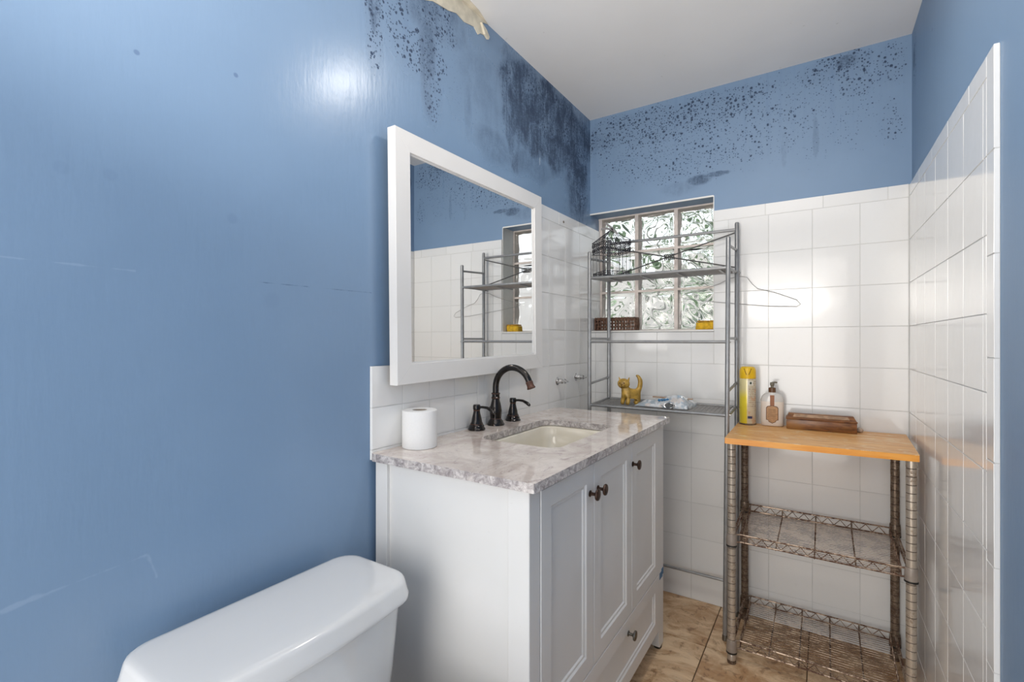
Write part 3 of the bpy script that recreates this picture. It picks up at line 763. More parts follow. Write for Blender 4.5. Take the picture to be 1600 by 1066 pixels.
for x in (EX0, EX1):
    xb = x+.012 if x < .3 else x
    rail([(x, FY, 1.533), (xb, BY, 1.545)], .0055, 'side_bar'); rail([(x, FY, 1.172), (xb, BY, 1.172)], .0055, 'side_bar')
    rail([(x, FY, .968), (xb, BY, .985)], .0055, 'side_bar'); rail([(x, FY, .872), (xb, BY, .884)], .005, 'side_bar')
    rail([(x, FY, 1.446), (xb, BY, 1.452)], .005, 'side_bar'); rail([(x, FY, .30), (xb, BY, .30)], .0055, 'side_bar')
# cross brace with coil in the middle
m_brace = simple('backlit_brace_wire', (.10, .10, .10), .45, .4)  # backlit look against the window put into the colour, darker than the tubes
def bar(a, b_, r, nm, m=m_brace): q = B(); tube(q, [a, b_], r, 8); return obj(nm, q, m, et)
MID = (.408, BY+.004, 1.5415)
bar((EX0+.012, BY+.004, 1.615), (EX1, BY+.004, 1.472), .0029, 'cross_brace'); bar((EX0+.012, BY+.006, 1.468), (EX1, BY+.006, 1.622), .0029, 'cross_brace')
q = B(); pts = [(MID[0]-.024+.048*k/48, BY+.005+-.004+.012*math.sin(k*PI/4), 1.5425+.013*math.cos(k*PI/4)) for k in range(49)]; tube(q, pts, .0021, 5); obj('coil', q, m_brace, et)
def mesh_shelf(z0, z1, nm):
    """shelf of wires in a frame, z0 at the front, z1 at the back"""
    q = B(); x0, x1, y0, y1 = EX0+.022, EX1-.014, FY+.014, BY-.012
    zz = lambda y: z0+(z1-z0)*(y-y0)/(y1-y0)
    tube(q, [(x0, y0, z0), (x1, y0, z0), (x1, y1, z1), (x0, y1, z1)], .0032, 6, closed=True)
    f = obj('shelf_frame', q, m_silver_dark, et)
    q = B(); n = 34
    for k in range(1, n):
        x = x0+(x1-x0)*k/n; tube(q, [(x, y0, z0), (x, y1, z1)], .0008, 4)
    for k in range(1, 18):
        y = y0+(y1-y0)*k/18; tube(q, [(x0, y, zz(y)-.0018), (x1, y, zz(y)-.0018)], .0009, 4)
    o = obj('wire_mesh', q, m_silver_dark, f); o['kind'] = 'stuff'
    q = B()
    for x in (x0+.06, x0+.21, x0+.36, x1-.02): box(q, x-.004, x+.004, y0, y1, min(z0, z1)-.007, min(z0, z1)-.003)
    obj('support_strip', q, m_silver, f)
mesh_shelf(1.446, 1.452, 'upper'); mesh_shelf(.872, .884, 'lower')

# ------------------------------------------------------------------ wire hanger
hg = B(); hy = 2.231
P_ = lambda x, z, dy=0: (x, hy+dy, z)
tube(hg, [P_(.455, 1.361), P_(.47, 1.351), P_(.60, 1.331), P_(.80, 1.306), P_(.905, 1.300), P_(.918, 1.309), P_(.905, 1.327), P_(.83, 1.360), P_(.765, 1.380), P_(.745, 1.400), P_(.725, 1.430), P_(.695, 1.437, .002),
          P_(.655, 1.428), P_(.62, 1.410), P_(.55, 1.388), P_(.47, 1.370)], .0014, 6, closed=True)
tube(hg, [P_(.692, 1.436, .003), P_(.70, 1.452, .003), P_(.688, 1.465, .0), P_(.670, 1.462, -.012), P_(.665, 1.4605, -.02)], .0014, 6)
tag(obj('wire_hanger', hg, m_wire_white, None, 60), 'thin white wire coat hanger hooked on the back of the metal shelf unit', 'hanger')

# ------------------------------------------------------------------ birdcage
bcx, bcy, bz = .172, 2.108, 1.4545
cg = thing('birdcage', 'small dark iron decorative birdcage with pitched roof and bow on the top metal shelf', 'birdcage', (bcx, bcy, bz))
S = .062; ang = math.radians(48)
def cp(a, b_, z): return (bcx+a*math.cos(ang)-b_*math.sin(ang), bcy+a*math.sin(ang)+b_*math.cos(ang), bz+z)
CORN = [(-S, -S), (S, -S), (S, S), (-S, S)]
def sidepts(i, t, z, k=1.): a, b_ = CORN[i], CORN[(i+1) % 4]; return cp((a[0]+(b_[0]-a[0])*t)*k, (a[1]+(b_[1]-a[1])*t)*k, z)
q = B()
for z in (.001, .022): tube(q, [cp(a, b_, z) for a, b_ in CORN], .0016, 6, closed=True)
for i in range(4):
    for k in range(5):
        c0 = Vector(sidepts(i, (k+.5)/5, .0115)); d = (Vector(sidepts(i, 1, 0))-Vector(sidepts(i, 0, 0))).normalized()
        tube(q, [c0+d*.009*math.cos(a)+Vector((0, 0, 1))*.0085*math.sin(a) for a in [2*PI*j/8 for j in range(8)]], .001, 4, closed=True)
        tube(q, [c0-d*.008, c0+d*.008], .0011, 4); tube(q, [c0-Vector((0, 0, .009)), c0+Vector((0, 0, .009))], .0011, 4)
box(q, 0, 0, 0, 0, 0, 0) if False else None
obj('base_band', q, m_cage, cg)
q = B(); prism(q, [cp(a, b_, .0005) for a, b_ in CORN], (0, 0, .0015)); obj('floor_tray', q, m_cage, cg, None)
for i in range(4):
    for k in range(7):
        q = B(); tube(q, [sidepts(i, k/7, .001), sidepts(i, k/7, .118)], .0011 if k else .0016, 5); obj('cage_bar', q, m_cage, cg)
q = B()
for z in (.112, .165): tube(q, [cp(a*1.06, b_*1.06, z) for a, b_ in CORN], .0016, 6, closed=True)
rnd = random.Random(5)
for i in range(4):
    d = (Vector(sidepts(i, 1, 0))-Vector(sidepts(i, 0, 0))).normalized()
    for k in range(6):
        for zz, rr in ((.126, .0095), (.150, .011)):
            c0 = Vector(sidepts(i, (k+.5)/6, zz, 1.06))
            tube(q, [c0+d*rr*math.cos(a)+Vector((0, 0, 1))*rr*math.sin(a) for a in [2*PI*j/8 for j in range(8)]], .0011, 4, closed=True)
            for m_ in range(3):
                aa = m_*PI/3+k; v_ = d*math.cos(aa)+Vector((0, 0, 1))*math.sin(aa); tube(q, [c0-v_*rr, c0+v_*rr], .0013, 4)
obj('scroll_band', q, m_cage, cg)
q = B(); ap = cp(0, 0, .222)
for i in range(4):
    tube(q, [sidepts(i, 0, .165, 1.06), ap], .0015, 5)
    for t_ in (.25, .5, .75): tube(q, [sidepts(i, t_, .165, 1.06), ap], .0010, 4)
tube(q, [cp(a*.5, b_*.5, .190) for a, b_ in CORN], .0010, 4, closed=True)
obj('roof', q, m_cage, cg)
m_bow = simple('grey_ribbon', (.24, .23, .23), .7)
q = B()
for (a, c) in (((-.045, 0, .228), (.0, 0, .222)), ((-.022, .0, .252), (.034, 0, .196)), ((.0, 0, .222), (.012, 0, .214))):
    A = Vector((bcx+a[0], bcy-.01, bz+a[2])); C_ = Vector((bcx+c[0], bcy-.01, bz+c[2])); d = (C_-A).normalized(); n_ = Vector((0, 1, 0)); s_ = d.cross(n_)*.0055
    prism(q, [A-s_*.8, A+s_*.8, (A+C_)/2+s_+Vector((0, 0, .003)), C_+s_*.7, C_-s_*.7, (A+C_)/2-s_+Vector((0, 0, .003))], (0, .0022, 0))
lathe(q, [(0, -.006), (.006, -.003), (.007, .001), (.005, .006), (0, .008)], (bcx, bcy-.006, bz+.219), 'Z', 10)
obj('bow', q, m_bow, cg)

# ------------------------------------------------------------------ things on the sill
SZ = 1.2128
bk = thing('wicker_basket', 'small brown open-weave wicker basket on the window sill at left', 'basket', (.12, 2.315, SZ))
x0, x1, y0, y1, h = .018, .222, 2.283, 2.350, .064
q = B()
for z in (.003, .020, .037, .053): tube(q, [(x0+.002, y0, SZ+z+.001), (x1-.002, y0, SZ+z), (x1-.002, y1, SZ+z), (x0+.002, y1, SZ+z)], .0032, 6, closed=True)
n = 13
for k in range(n+1):
    x = x0+(x1-x0)*k/n
    for y in (y0, y1): tube(q, [(x, y-.0022, SZ+.002), (x+.001, y-.0022*(-1)**k, SZ+.03), (x, y-.002, SZ+h-.004)], .0036, 5)
for k in range(1, 5):
    y = y0+(y1-y0)*k/5
    for x in (x0, x1): tube(q, [(x, y, SZ+.002), (x, y, SZ+h-.004)], .0034, 5)
obj('weave', q, m_basket, bk)
q = B()
for s_ in (0, 1):
    m = 60; pts = []
    per = 2*((x1-x0)+(y1-y0))
    for k in range(120):
        t_ = per*k/120
        if t_ < x1-x0: p = (x0+t_, y0)
        elif t_ < x1-x0+y1-y0: p = (x1, y0+t_-(x1-x0))
        elif t_ < 2*(x1-x0)+(y1-y0): p = (x1-(t_-(x1-x0)-(y1-y0)), y1)
        else: p = (x0, y1-(t_-2*(x1-x0)-(y1-y0)))
        pts.append((p[0], p[1]+.002*math.sin(k*.9+s_*PI), SZ+h-.003+.003*math.cos(k*.9+s_*PI)))
    tube(q, pts, .0028, 5, closed=True)
obj('braided_rim', q, m_basket, bk)
q = B(); box(q, x0+.003, x1-.003, y0+.003, y1-.003, SZ+.0003, SZ+.003); obj('base', q, m_basket, bk, None)
sg = thing('sponge', 'yellow sponge on the right end of the window sill', 'sponge', (.55, 2.315, SZ))
q = B(); box(q, .508, .586, 2.290, 2.340, SZ+.0005, SZ+.034, .005, 3)
for v in q.verts: v.co.x += .004*math.sin(v.co.z*200); v.co.z += .0015*math.sin(v.co.x*120)
obj('foam', q, m_sponge, sg)
q = B(); box(q, .512, .583, 2.292, 2.338, SZ+.034, SZ+.041, .002, 2); obj('scour_pad', q, m_spongeg, sg)

# ------------------------------------------------------------------ things on the lower metal shelf
LZ = .8765
def skin(name, verts, edges, radii, m, parent, sub=2):
    me = bpy.data.meshes.new(name); base = world_of(parent)
    me.from_pydata([tuple(Vector(v)-base) for v in verts], edges, []); o = bpy.data.objects.new(name, me); COL.objects.link(o); o.parent = parent
    md = o.modifiers.new('skin', 'SKIN'); md.use_smooth_shade = True
    for i, r in enumerate(radii):
        sv = me.skin_vertices[0].data[i]; sv.radius = (r, r) if not isinstance(r, tuple) else r; sv.use_root = (i == 0)
    s = o.modifiers.new('sub', 'SUBSURF'); s.levels = sub; s.render_levels = sub
    dg = bpy.context.evaluated_depsgraph_get(); ev = o.evaluated_get(dg); nm = bpy.data.meshes.new_from_object(ev)
    o.modifiers.clear(); o.data = nm; nm.materials.clear(); nm.materials.append(m); finish(nm, 80); ORG[o.name] = base
    return o
kx, ky = .272, 2.085
ca = thing('cat_figurine', 'gold kitten figurine with raised tail on the lower metal shelf', 'figurine', (kx, ky, LZ))
# body runs to the right/back, head to the left/front, turned to the camera
f = lambda a, b_, z: (kx+a, ky+b_, LZ+z)
V = [f(.015, .012, .048), f(-.004, 0, .050), f(-.016, -.006, .055), f(-.022, -.010, .072),     # hip, mid, chest, neck
     f(-.024, -.012, .088),                                                                        # head centre
     f(-.026, -.016, .030), f(-.030, -.020, .008), f(-.034, -.026, .006),                          # front leg A
     f(-.003, -.022, .030), f(-.004, -.026, .008), f(-.006, -.033, .006),                          # front leg B
     f(.022, .012, .028), f(.024, .006, .008), f(.022, -.002, .006),                               # hind leg A
     f(.028, .022, .030), f(.030, .020, .008),                                                     # hind leg B
     f(.030, .020, .062), f(.037, .022, .085), f(.038, .022, .108), f(.030, .018, .126), f(.020, .014, .132)]  # tail
E_ = [(0, 1), (1, 2), (2, 3), (3, 4), (2, 5), (5, 6), (6, 7), (2, 8), (8, 9), (9, 10), (0, 11), (11, 12), (12, 13), (0, 14), (14, 15), (0, 16), (16, 17), (17, 18), (18, 19), (19, 20)]
R_ = [.023, .022, .0225, .0175, .018, .0125, .011, .008, .0125, .011, .008, .015, .011, .008, .014, .011, .012, .0125, .0115, .008, .004]
skin('body', V, E_, R_, m_gold, ca)
q = B(); hx, hy_, hz = kx-.026, ky-.016, LZ+.094
bmesh.ops.create_uvsphere(q, u_segments=20, v_segments=14, radius=1)
bmesh.ops.scale(q, verts=q.verts, vec=(.0275, .0245, .0235)); bmesh.ops.translate(q, verts=q.verts, vec=(hx, hy_, hz))
hd = obj('head', q, m_gold, ca, 80)
q = B()
for s_ in (-1, 1):
    b0 = Vector((hx+s_*.0160+.002, hy_+.002, hz+.010))
    tip = b0+Vector((s_*.008, -.002, .019))
    loft(q, [[b0+Vector((.008*math.cos(a), .0045*math.sin(a), .002*s_*math.cos(a))) for a in [2*PI*k/10 for k in range(10)]], [tip+Vector((.0015*math.cos(a), .001*math.sin(a), 0)) for a in [2*PI*k/10 for k in range(10)]]])
obj('ear', q, m_gold, hd, 50)
cd = (Vector((.998, 0, 1.1))-Vector((hx, hy_, hz))); cd.z = 0; cd.normalize(); sd = Vector((-cd.y, cd.x, 0))
q = B()
def ball(q, c, r, s=(1, 1, 1)):
    g_ = bmesh.ops.create_uvsphere(q, u_segments=12, v_segments=8, radius=r)['verts']; bmesh.ops.scale(q, verts=g_, vec=s); bmesh.ops.translate(q, verts=g_, vec=c)
hc = Vector((hx, hy_, hz)); fd = (cd+Vector((-.35, -.2, -.05))).normalized(); fs = Vector((-fd.y, fd.x, 0)).normalized()
ball(q, hc+fd*.0215+Vector((0, 0, -.007))+fs*.004, .0060); ball(q, hc+fd*.0215+Vector((0, 0, -.007))-fs*.004, .0060)
obj('muzzle', q, m_gold, hd, 80)
q = B()
for s_ in (-1, 1): ball(q, hc+fd*.0215+fs*s_*.0095+Vector((0, 0, .005)), .0032)
ball(q, hc+fd*.0275+Vector((0, 0, -.003)), .0024); ball(q, hc+fd*.0255+Vector((0, 0, -.0125)), .0026)
obj('eye', q, m_golddark, hd, 80)
q = B(); pts = [(kx-.018+.019*math.cos(a), ky-.009+.017*math.sin(a), LZ+.062-.005*math.cos(a-2)) for a in [2*PI*k/18 for k in range(18)]]; tube(q, pts, .0022, 6, closed=True); obj('collar', q, m_golddark, ca, 60)

def packmat():
    t = NT('clear_plastic_packaging'); P = t.n('ShaderNodeNewGeometry').outputs['Position']
    a = t.noise(P, 38, 3, .5, .5); b = t.noise(P, 90, 3)
    X = t.xyz(P)
    c = t.mix(t.ramp(a, .42, .6), (.36, .42, .47), (.66, .68, .70)); c = t.mix(t.ramp(t.noise(P, 25, 2), .58, .64, 0, .8), c, (.62, .56, .52))
    c = t.mix(t.ramp(b, .62, .68, 0, .5), c, (.30, .45, .60))
    t.set(Base_Color=c, Roughness=.12, Coat_Weight=.6); t.bump(a, .8, .006); return t.m
m_pack = packmat(); m_blue = simple('blue_print', (.04, .17, .34), .3)
pk = thing('plastic_packet', 'clear plastic wrapped packet with blue print on the lower metal shelf beside the kitten figurine', 'packet', (.40, 2.11, LZ))
q = B(); N = 14; rnd = random.Random(9)
top = []; bot = []
for i in range(N+1):
    for j in range(7):
        a, c = i/N, j/6
        x = .300+.225*a+.012*c; y = 2.062+.115*c-.012*a
        e = min(a*6, (1-a)*7, c*6, (1-c)*6, 1)
        z = LZ+.004+.014*a+.046*e*(.40+.60*a)*(.85+.18*math.sin(9*a+4*c))+rnd.uniform(-.002, .002)*e
        top.append(q.verts.new((x, y, z))); bot.append(q.verts.new((x, y, LZ+.0012+.008*a*e)))
for i in range(N):
    for j in range(6):
        k = i*7+j; q.faces.new((top[k], top[k+7], top[k+8], top[k+1])); q.faces.new((bot[k], bot[k+1], bot[k+8], bot[k+7]))
for i in range(N): k = i*7; q.faces.new((top[k], bot[k], bot[k+7], top[k+7])); k += 6; q.faces.new((top[k], top[k+7], bot[k+7], bot[k]))
for j in range(6): q.faces.new((top[j], top[j+1], bot[j+1], bot[j])); k = N*7+j; q.faces.new((top[k], bot[k], bot[k+1], top[k+1]))
obj('wrap', q, m_pack, pk, 60)
q = B()
for k in range(4): ball(q, (.405+.0115*k, 2.066+.001*k, LZ+.031+.0015*k), .0062, (1, .5, .9))
obj('printed_badge', q, m_blue, pk, 60)
q = B(); box(q, .33, .50, 2.070, 2.078, LZ+.008, LZ+.013, .001); box(q, .36, .53, 2.12, 2.128, LZ+.035, LZ+.040, .001); obj('cardboard_edge', q, m_inlay, pk)
td = thing('trinket', 'small ornate silver oval trinket in front of the plastic packet', 'trinket', (.452, 2.046, LZ))
q = B(); c0 = Vector((.452, 2.044, LZ+.014)); rr = Vector((.90, .42, 0)).normalized(); uu = Vector((-.1, .25, 1)).normalized()
tube(q, [c0+rr*.019*math.cos(a)+uu*.0125*math.sin(a) for a in [2*PI*k/24 for k in range(24)]], [.0024+.0008*(k % 2) for k in range(24)], 6, closed=True)
obj('oval_rim', q, m_chrome, td)
q = B(); prism(q, [c0+rr*.018*math.cos(a)+uu*.0115*math.sin(a) for a in [2*PI*k/24 for k in range(24)]], Vector((0, .003, 0))); obj('oval_plate', q, m_pewter, td)
q = B()
for s_ in (-1, 1): ball(q, c0+rr*s_*.025, .0042, (1.3, .6, .8)); ball(q, c0+rr*s_*.031, .0028)
ball(q, c0+uu*.0155, .0035)
obj('tab', q, m_chrome, td, 60)

# ------------------------------------------------------------------ wire rack with butcher block top
rk = thing('wire_rack', 'rusty chrome wire rack with butcher block top in the right corner', 'rack', (.97, 2.04, 0))
PO = [(.717, 1.886, m_rustpost), (1.222, 1.905, m_rustpost), (1.214, 2.228, m_rustdark), (.719, 2.212, m_rustdark)]
BT = .802
for x, y, m in PO:
    q = B(); prof = [(.0135, .0), (.0145, .004), (.0145, .030), (.0125, .034)]
    z = .036
    while z < BT-.028:
        prof += [(.0137, z), (.0137, z+.0225), (.0127, z+.0233), (.0127, z+.0245)]; z += .0254
    prof += [(.0137, BT-.002), (.0120, BT)]
    lathe(q, prof, (x, y, 0), 'Z', 16); p = obj('post', q, m, rk, 40)
    q = B(); lathe(q, [(.0150, .0), (.0150, .012), (.0142, .013)], (x, y, .0), 'Z', 14); obj('foot_cap', q, m_rustdark, p)
    zc = {0: (.425, .040), 1: (.425, .045), 2: (.452, .052), 3: (.452, .052)}[PO.index((x, y, m))]
    for z0, nm in ((zc[0], 0), (zc[1], 1)):
        q = B(); lathe(q, [(.0172, 0), (.0178, .004), (.0165, .036), (.0155, .042)], (x, y, z0), 'Z', 18); c_ = obj('shelf_collar', q, m_collar if m is m_rustpost else m_rustdark, p)
        q = B(); lathe(q, [(.0180, 0), (.0182, .0025), (.0176, .006)], (x, y, z0-.004), 'Z', 18); obj('collar_ring', q, m_black, p)
def wire_shelf(zf, zb):
    """inverted wire shelf: lip truss up, mat below. zf, zb: height of the top wire at front and back"""
    x0, x1 = .742, 1.198; y0, y1 = 1.900, 2.218; hh = .027
    z = lambda y: zf+(zb-zf)*(y-y0)/(y1-y0)
    q = B()
    for dz in (0, -hh):
        tube(q, [(x0, y0, z(y0)+dz), (x1, y0, z(y0)+dz), (x1, y1, z(y1)+dz), (x0, y1, z(y1)+dz)], .0030, 6, closed=True)
    for (a, b_) in (((PO[0][0], PO[0][1]), (PO[3][0], PO[3][1])), ((PO[1][0], PO[1][1]), (PO[2][0], PO[2][1]))):
        for dz in (-.004, -hh): tube(q, [(a[0], a[1], z(a[1])+dz), (b_[0], b_[1], z(b_[1])+dz)], .0035, 6)
    for (cx, cy) in ((x0, y0), (x1, y0), (x1, y1), (x0, y1)):
        px_, py_ = min(PO, key=lambda p: (p[0]-cx)**2+(p[1]-cy)**2)[:2]
        for dz in (0, -hh): tube(q, [(cx, cy, z(cy)+dz), (px_, py_, z(py_)+dz)], .0030, 6)
    f = obj('shelf_frame', q, m_rustwire, rk)
    q = B()
    for y in (y0, y1):
        n = 22; pts = []
        for k in range(n+1): pts.append((x0+.012+(x1-x0-.024)*k/n, y, z(y)-(.002 if k % 2 else hh-.002)))
        tube(q, pts, .0020, 5)
    for x in (x0, x1):
        n = 12; tube(q, [(x, y0+.01+(y1-y0-.02)*k/n, z(y0+(y1-y0)*k/n)-(.002 if k % 2 else hh-.002)) for k in range(n+1)], .0020, 5)
    obj('truss_wire', q, m_rustwire, f)
    q = B(); n = 24
    for k in range(1, n): y = y0+(y1-y0)*k/n; tube(q, [(x0, y, z(y)-hh), (x1, y, z(y)-hh)], .0011, 5)
    o = obj('wire_mat', q, m_rustwire, f); o['kind'] = 'stuff'
    for k in range(1, 4+(zf < .2)):
        x = x0+(x1-x0)*k/(4+(zf < .2)); q = B(); tube(q, [(x, y0, z(y0)-hh-.003), (x, y1, z(y1)-hh-.003), (x, y1+.001, z(y1))], .0024, 6); obj('cross_wire', q, m_rustdark, f)
wire_shelf(.462, .480); wire_shelf(.078, .098)
q = B(); c4 = [(.704, 1.822), (1.236, 1.858), (1.247, 2.244), (.697, 2.200)]
prism(q, [(x, y, .8215) for x, y in c4], (0, 0, -.0015)); bt = obj('butcher_block', q, m_butcher, rk, None)
q = B(); c5 = [(x, y) for x, y in c4]
prism(q, [(x, y, .820) for x, y in c5], (0, 0, -.019)); bmesh.ops.bevel(q, geom=[e for e in q.edges if abs(e.verts[0].co.z-e.verts[1].co.z) > .01], offset=.003, segments=2, affect='EDGES'); obj('block_edge', q, m_bedge, bt)
TZ = .822

# spray can
sc_ = thing('spray_can', 'yellow aerosol spray can with yellow cap on the butcher block', 'spray can', (.735, 2.175, TZ))
cx, cy = .735, 2.172; r = .0310
def canmat():
    t = NT('printed_can'); P = t.n('ShaderNodeNewGeometry').outputs['Position']; X = t.xyz(P)
    side = t.math('ADD', t.math('SUBTRACT', X[0], cx), t.math('MULTIPLY', t.math('SUBTRACT', X[1], cy), .14))
    hz = t.math('DIVIDE', t.math('SUBTRACT', X[2], TZ), .19)
    yel = t.mix(t.ramp(hz, .55, .8), (.80, .66, .05), (.72, .64, .34))
    cream = (.62, .56, .42)
    right = t.ramp(side, -.006, .000)
    col = t.mix(right, yel, cream)
    # rows of tiny illegible print
    rowm = t.math('GREATER_THAN', t.math('FRACT', t.math('MULTIPLY', X[2], 130)), .5)
    ink = t.math('MULTIPLY', t.math('MULTIPLY', rowm, t.ramp(t.noise(t.map(P, (500, 500, 130)), 1, 2), .42, .52)), t.math('MULTIPLY', t.ramp(side, .001, .003), t.ramp(hz, .22, .26)))
    ink = t.math('MULTIPLY', ink, t.ramp(t.noise(t.map(P, (10, 10, 55)), 1, 1), .38, .5))
    col = t.mix(t.math('MULTIPLY', ink, .75), col, (.30, .20, .15))
    blot = t.math('MULTIPLY', t.ramp(t.noise(P, 42, 2), .58, .64), t.math('MULTIPLY', t.ramp(side, .0, .003), .5)); col = t.mix(blot, col, (.62, .30, .16))
    t.set(Base_Color=col, Roughness=.25, Metallic=.15); return t.m
q = B(); lathe(q, [(.029, .003), (r, .006), (r, .180), (.0295, .186), (.027, .188)], (cx, cy, TZ), 'Z', 32); cn = obj('can_body', q, canmat(), sc_, 60)
q = B(); lathe(q, [(.0285, .0002), (.0316, .001), (.0316, .005), (.0300, .006)], (cx, cy, TZ), 'Z', 32); obj('base_rim', q, m_rustdark, sc_)
m_cap = simple('yellow_cap', (.80, .50, .01), .35, vary=.04)
q = B(); lathe(q, [(.0300, .187), (.0310, .190), (.0310, .213), (.0302, .222), (.0265, .231), (.021, .2345), (.010, .235), (.0, .2345)], (cx, cy, TZ), 'Z', 32); cap = obj('cap', q, m_cap, sc_, 40)
q = B(); vdir = (Vector((.998, 0, 0))-Vector((cx, cy, 0))); vdir.z = 0; vdir.normalize(); vs_ = Vector((-vdir.y, vdir.x, 0))
c0 = Vector((cx, cy, TZ))+vdir*.0303
for s_ in (-1, 1): tube(q, [c0+vs_*s_*.013-vdir*.004+Vector((0, 0, .2275)), c0+vs_*s_*.009+Vector((0, 0, .215)), c0+vs_*s_*.004+vdir*.0004+Vector((0, 0, .203))], .0016, 6)
obj('cap_groove', q, simple('dark_yellow', (.30, .17, .01), .5), cap)
m_ink = simple('dark_print', (.03, .035, .10), .4); m_lab = simple('cream_print', (.72, .70, .62), .4)
def decal(c, s, ra, w_, z0, z1, nm, m, parent, th=.0006, a0=0.):
    """curved sticker on the can, facing the camera; s = angular offset"""
    q = B(); base = math.atan2(vdir.y, vdir.x)+s; n = 6; dr_ = w_/ra/2
    R1 = [(c[0]+(ra+th)*math.cos(base-dr_+2*dr_*k/n), c[1]+(ra+th)*math.sin(base-dr_+2*dr_*k/n)) for k in range(n+1)]
    R0 = [(c[0]+(ra-.001)*math.cos(base-dr_+2*dr_*k/n), c[1]+(ra-.001)*math.sin(base-dr_+2*dr_*k/n)) for k in range(n+1)]
    ring = R1+R0[::-1]; loft(q, [[(x, y, z0) for x, y in ring], [(x, y, z1) for x, y in ring]]); return obj(nm, q, m, parent, 40)
decal((cx, cy), .28, r, .017, TZ+.026, TZ+.036, 'printed_mark', m_ink, cn)
decal((cx, cy), .35, r, .020, TZ+.160, TZ+.178, 'printed_panel', m_lab, cn); decal((cx, cy), .35, r+.0005, .007, TZ+.165, TZ+.174, 'printed_drop', simple('green_black_print', (.03, .05, .03), .4), cn)

# pump bottle
bx, by = .823, 2.178
pb = thing('pump_bottle', 'clear lotion pump bottle with brown pump and tan label on the butcher block', 'bottle', (bx, by, TZ))
d1 = (Vector((.998, 0, 0))-Vector((bx, by, 0))).normalized(); d2 = Vector((-d1.y, d1.x, 0))     # d1 toward the camera, d2 sideways
def oval(w_, t_, z, n=32, p=2.6):
    out = []
    for k in range(n):
        a = 2*PI*k/n; c_, s_ = math.cos(a), math.sin(a)
        xx = math.copysign(abs(c_)**(2/p), c_)*w_; yy = math.copysign(abs(s_)**(2/p), s_)*t_
        out.append(Vector((bx, by, TZ+z))+d2*xx+d1*yy)
    return out
m_lotion = simple('pale_lotion', (.74, .66, .58), .35, vary=.02, Coat_Weight=.3)
m_clear = simple('translucent_plastic', (.62, .60, .57), .12, vary=.02, Coat_Weight=.6)
q = B(); loft(q, [oval(.036, .017, .0008), oval(.0395, .0195, .004), oval(.0405, .020, .02), oval(.041, .020, .085), oval(.0412, .020, .098)]); obj('bottle_body', q, m_lotion, pb, 60)
q = B(); loft(q, [oval(.0412, .020, .0981), oval(.0408, .0198, .106), oval(.037, .018, .118, p=2.4), oval(.027, .0165, .128, p=2.2), oval(.0145, .0135, .132, p=2), oval(.0120, .0120, .136, p=2)]); obj('shoulder', q, m_clear, pb, 60)
m_brownp = simple('brown_pump_plastic', (.13, .06, .025), .35)
q = B(); lathe(q, [(.0130, .134), (.0130, .151), (.011, .153)], (bx, by, TZ), 'Z', 24); obj('collar', q, m_brownp, pb)
m_pumpg = simple('olive_grey_pump', (.17, .15, .11), .4)
q = B(); lathe(q, [(.0055, .152), (.0055, .160), (.0080, .163), (.0080, .172), (.006, .174), (0, .174)], (bx, by, TZ), 'Z', 16)
tube(q, [Vector((bx, by, TZ+.1715)), Vector((bx, by, TZ+.1745))-d2*(-.010), Vector((bx, by, TZ+.1735))-d2*(-.018)], [.0045, .0035, .003], 8); obj('pump_head', q, m_pumpg, pb)
def plate(pts, off, th, m, nm, parent):
    q = B(); C0 = Vector((bx, by, TZ))+d1*off
    prism(q, [C0+d2*(-a)+Vector((0, 0, z)) for a, z in pts], d1*th); return obj(nm, q, m, parent, None)
m_labelb = simple('label_brown', (.12, .045, .015), .5); m_labelt = simple('label_tan', (.50, .28, .13), .5, vary=.12, scale=120)
out = [(-.0215, .026), (-.0215, .074), (-.017, .080), (0, .084), (.017, .080), (.0215, .074), (.0215, .026), (.014, .024), (.0125, .018), (0, .012), (-.0125, .018), (-.014, .024)]
pl = plate(out, .0190, .0014, m_labelb, 'label_border', pb); plate([(a*.90, .048+(z-.048)*.93) for a, z in out], .0200, .0010, m_labelt, 'label', pb)
plate([(-.0075, .083), (-.0075, .124), (.0075, .124), (.0075, .083)], .0165, .0040, simple('label_stripe', (.30, .10, .025), .4), 'label_stripe', pb)
q = B()
for z in (.066, .060, .054, .047, .040, .033): 
    C0 = Vector((bx, by, TZ))+d1*.0205; wd = .013 if z > .05 else .015
    prism(q, [C0+d2*(-wd)+Vector((0, 0, z)), C0+d2*wd+Vector((0, 0, z)), C0+d2*wd+Vector((0, 0, z+.0008)), C0+d2*(-wd)+Vector((0, 0, z+.0008))], d1*.0007)
obj('label_lines', q, m_labelb, pb, None)

# carved wooden box
wb = thing('wooden_box', 'long narrow dark brown wooden box with pale inlaid lid on the butcher block', 'box', (.99, 2.175, TZ))
rot = math.radians(2.6); cb_ = Vector((.985, 2.178, TZ)); M = Matrix.Translation(cb_) @ Matrix.Rotation(rot, 4, 'Z')
def lb(a, bev=.002):
    q = B(); box(q, *a, bev); bmesh.ops.transform(q, matrix=M, verts=q.verts); return q
obj('box_body', lb((-.112, .112, -.033, .033, .0004, .0375), .0025), m_dwood, wb)
def lidr(ix, iy, z): return [M @ Vector(p) for p in ((-.113+ix, -.034+iy, z), (.113-ix, -.034+iy, z), (.113-ix, .034-iy, z), (-.113+ix, .034-iy, z))]
q = B(); loft(q, [lidr(0, 0, .038), lidr(-.0005, -.0005, .042), lidr(.003, .004, .0445), lidr(.009, .021, .0585), lidr(.012, .024, .0595)])
for v in q.verts: v.co.z += 0
ld = obj('box_lid', q, m_dwood, wb, 25)
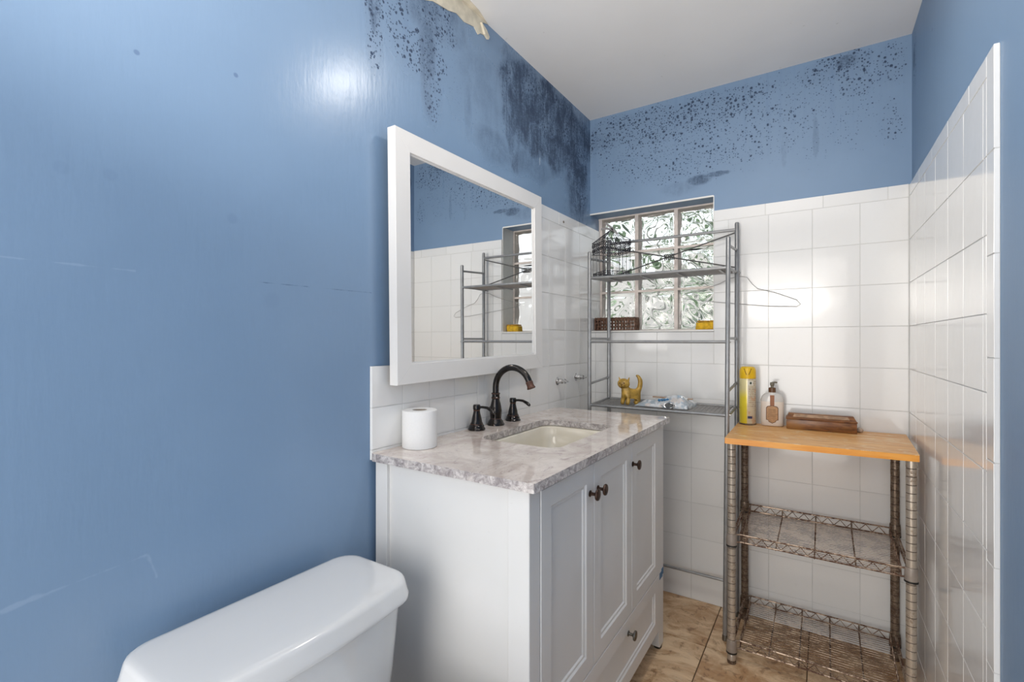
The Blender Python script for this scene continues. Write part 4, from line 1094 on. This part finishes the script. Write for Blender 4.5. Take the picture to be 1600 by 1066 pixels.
q = B(); a_, b2_ = Vector((0, -.0275, .0468)), Vector((0, -.0155, .0562))
nrm = Vector((0, -(b2_.z-a_.z), (b2_.y-a_.y))).normalized()*.0008
prism(q, [M @ p for p in (Vector((-.090, a_.y, a_.z))-nrm, Vector((.090, a_.y, a_.z))-nrm, Vector((.086, b2_.y, b2_.z))-nrm, Vector((-.086, b2_.y, b2_.z))-nrm)], nrm*2)
obj('inlay', q, m_inlay, ld, None)
# small pale stone half behind the box
q = B(); g_ = bmesh.ops.create_icosphere(q, subdivisions=2, radius=.012)['verts']
for v in g_: v.co.z = max(v.co.z*.8, -.006); v.co += Vector((random.uniform(-.001, .001),)*3)
bmesh.ops.translate(q, verts=g_, vec=(1.108, 2.205, TZ+.007))
tag(obj('pebble', q, simple('pale_stone', (.50, .40, .32), .8), None, 60), 'small pale brown lump on the butcher block behind the right end of the wooden box', 'stone')

# electrical / light: the ceiling globe just above the frame
cl = thing('ceiling_light', 'small round glass ceiling light above the vanity side of the room', 'ceiling light', (.72, 1.30, H))
q = B(); lathe(q, [(.09, 0), (.09, -.012), (.06, -.02)], (.72, 1.30, H), 'Z', 24); obj('canopy', q, m_white, cl)

# ------------------------------------------------------------------ pieces that sit apart become objects of their own
def split_islands(o):
    me = o.data; n = len(me.vertices); par = list(range(n))
    def find(a):
        while par[a] != a: par[a] = par[par[a]]; a = par[a]
        return a
    for e in me.edges:
        a, b = find(e.vertices[0]), find(e.vertices[1])
        if a != b: par[a] = b
    roots = sorted({find(i) for i in range(n)})
    if len(roots) < 2: return
    for r in roots[1:]+roots[:1]:
        b = bmesh.new(); b.from_mesh(me)
        bmesh.ops.delete(b, geom=[v for v in b.verts if find(v.index) != r], context='VERTS')
        m2 = bpy.data.meshes.new(me.name); b.to_mesh(m2); b.free()
        for mm in me.materials: m2.materials.append(mm)
        if r == roots[0]: o.data = m2
        else:
            c = o.copy(); c.data = m2; COL.objects.link(c)
for o in list(COL.objects):
    if o.type == 'MESH' and o.name.split('.')[0] in SPLIT: split_islands(o)
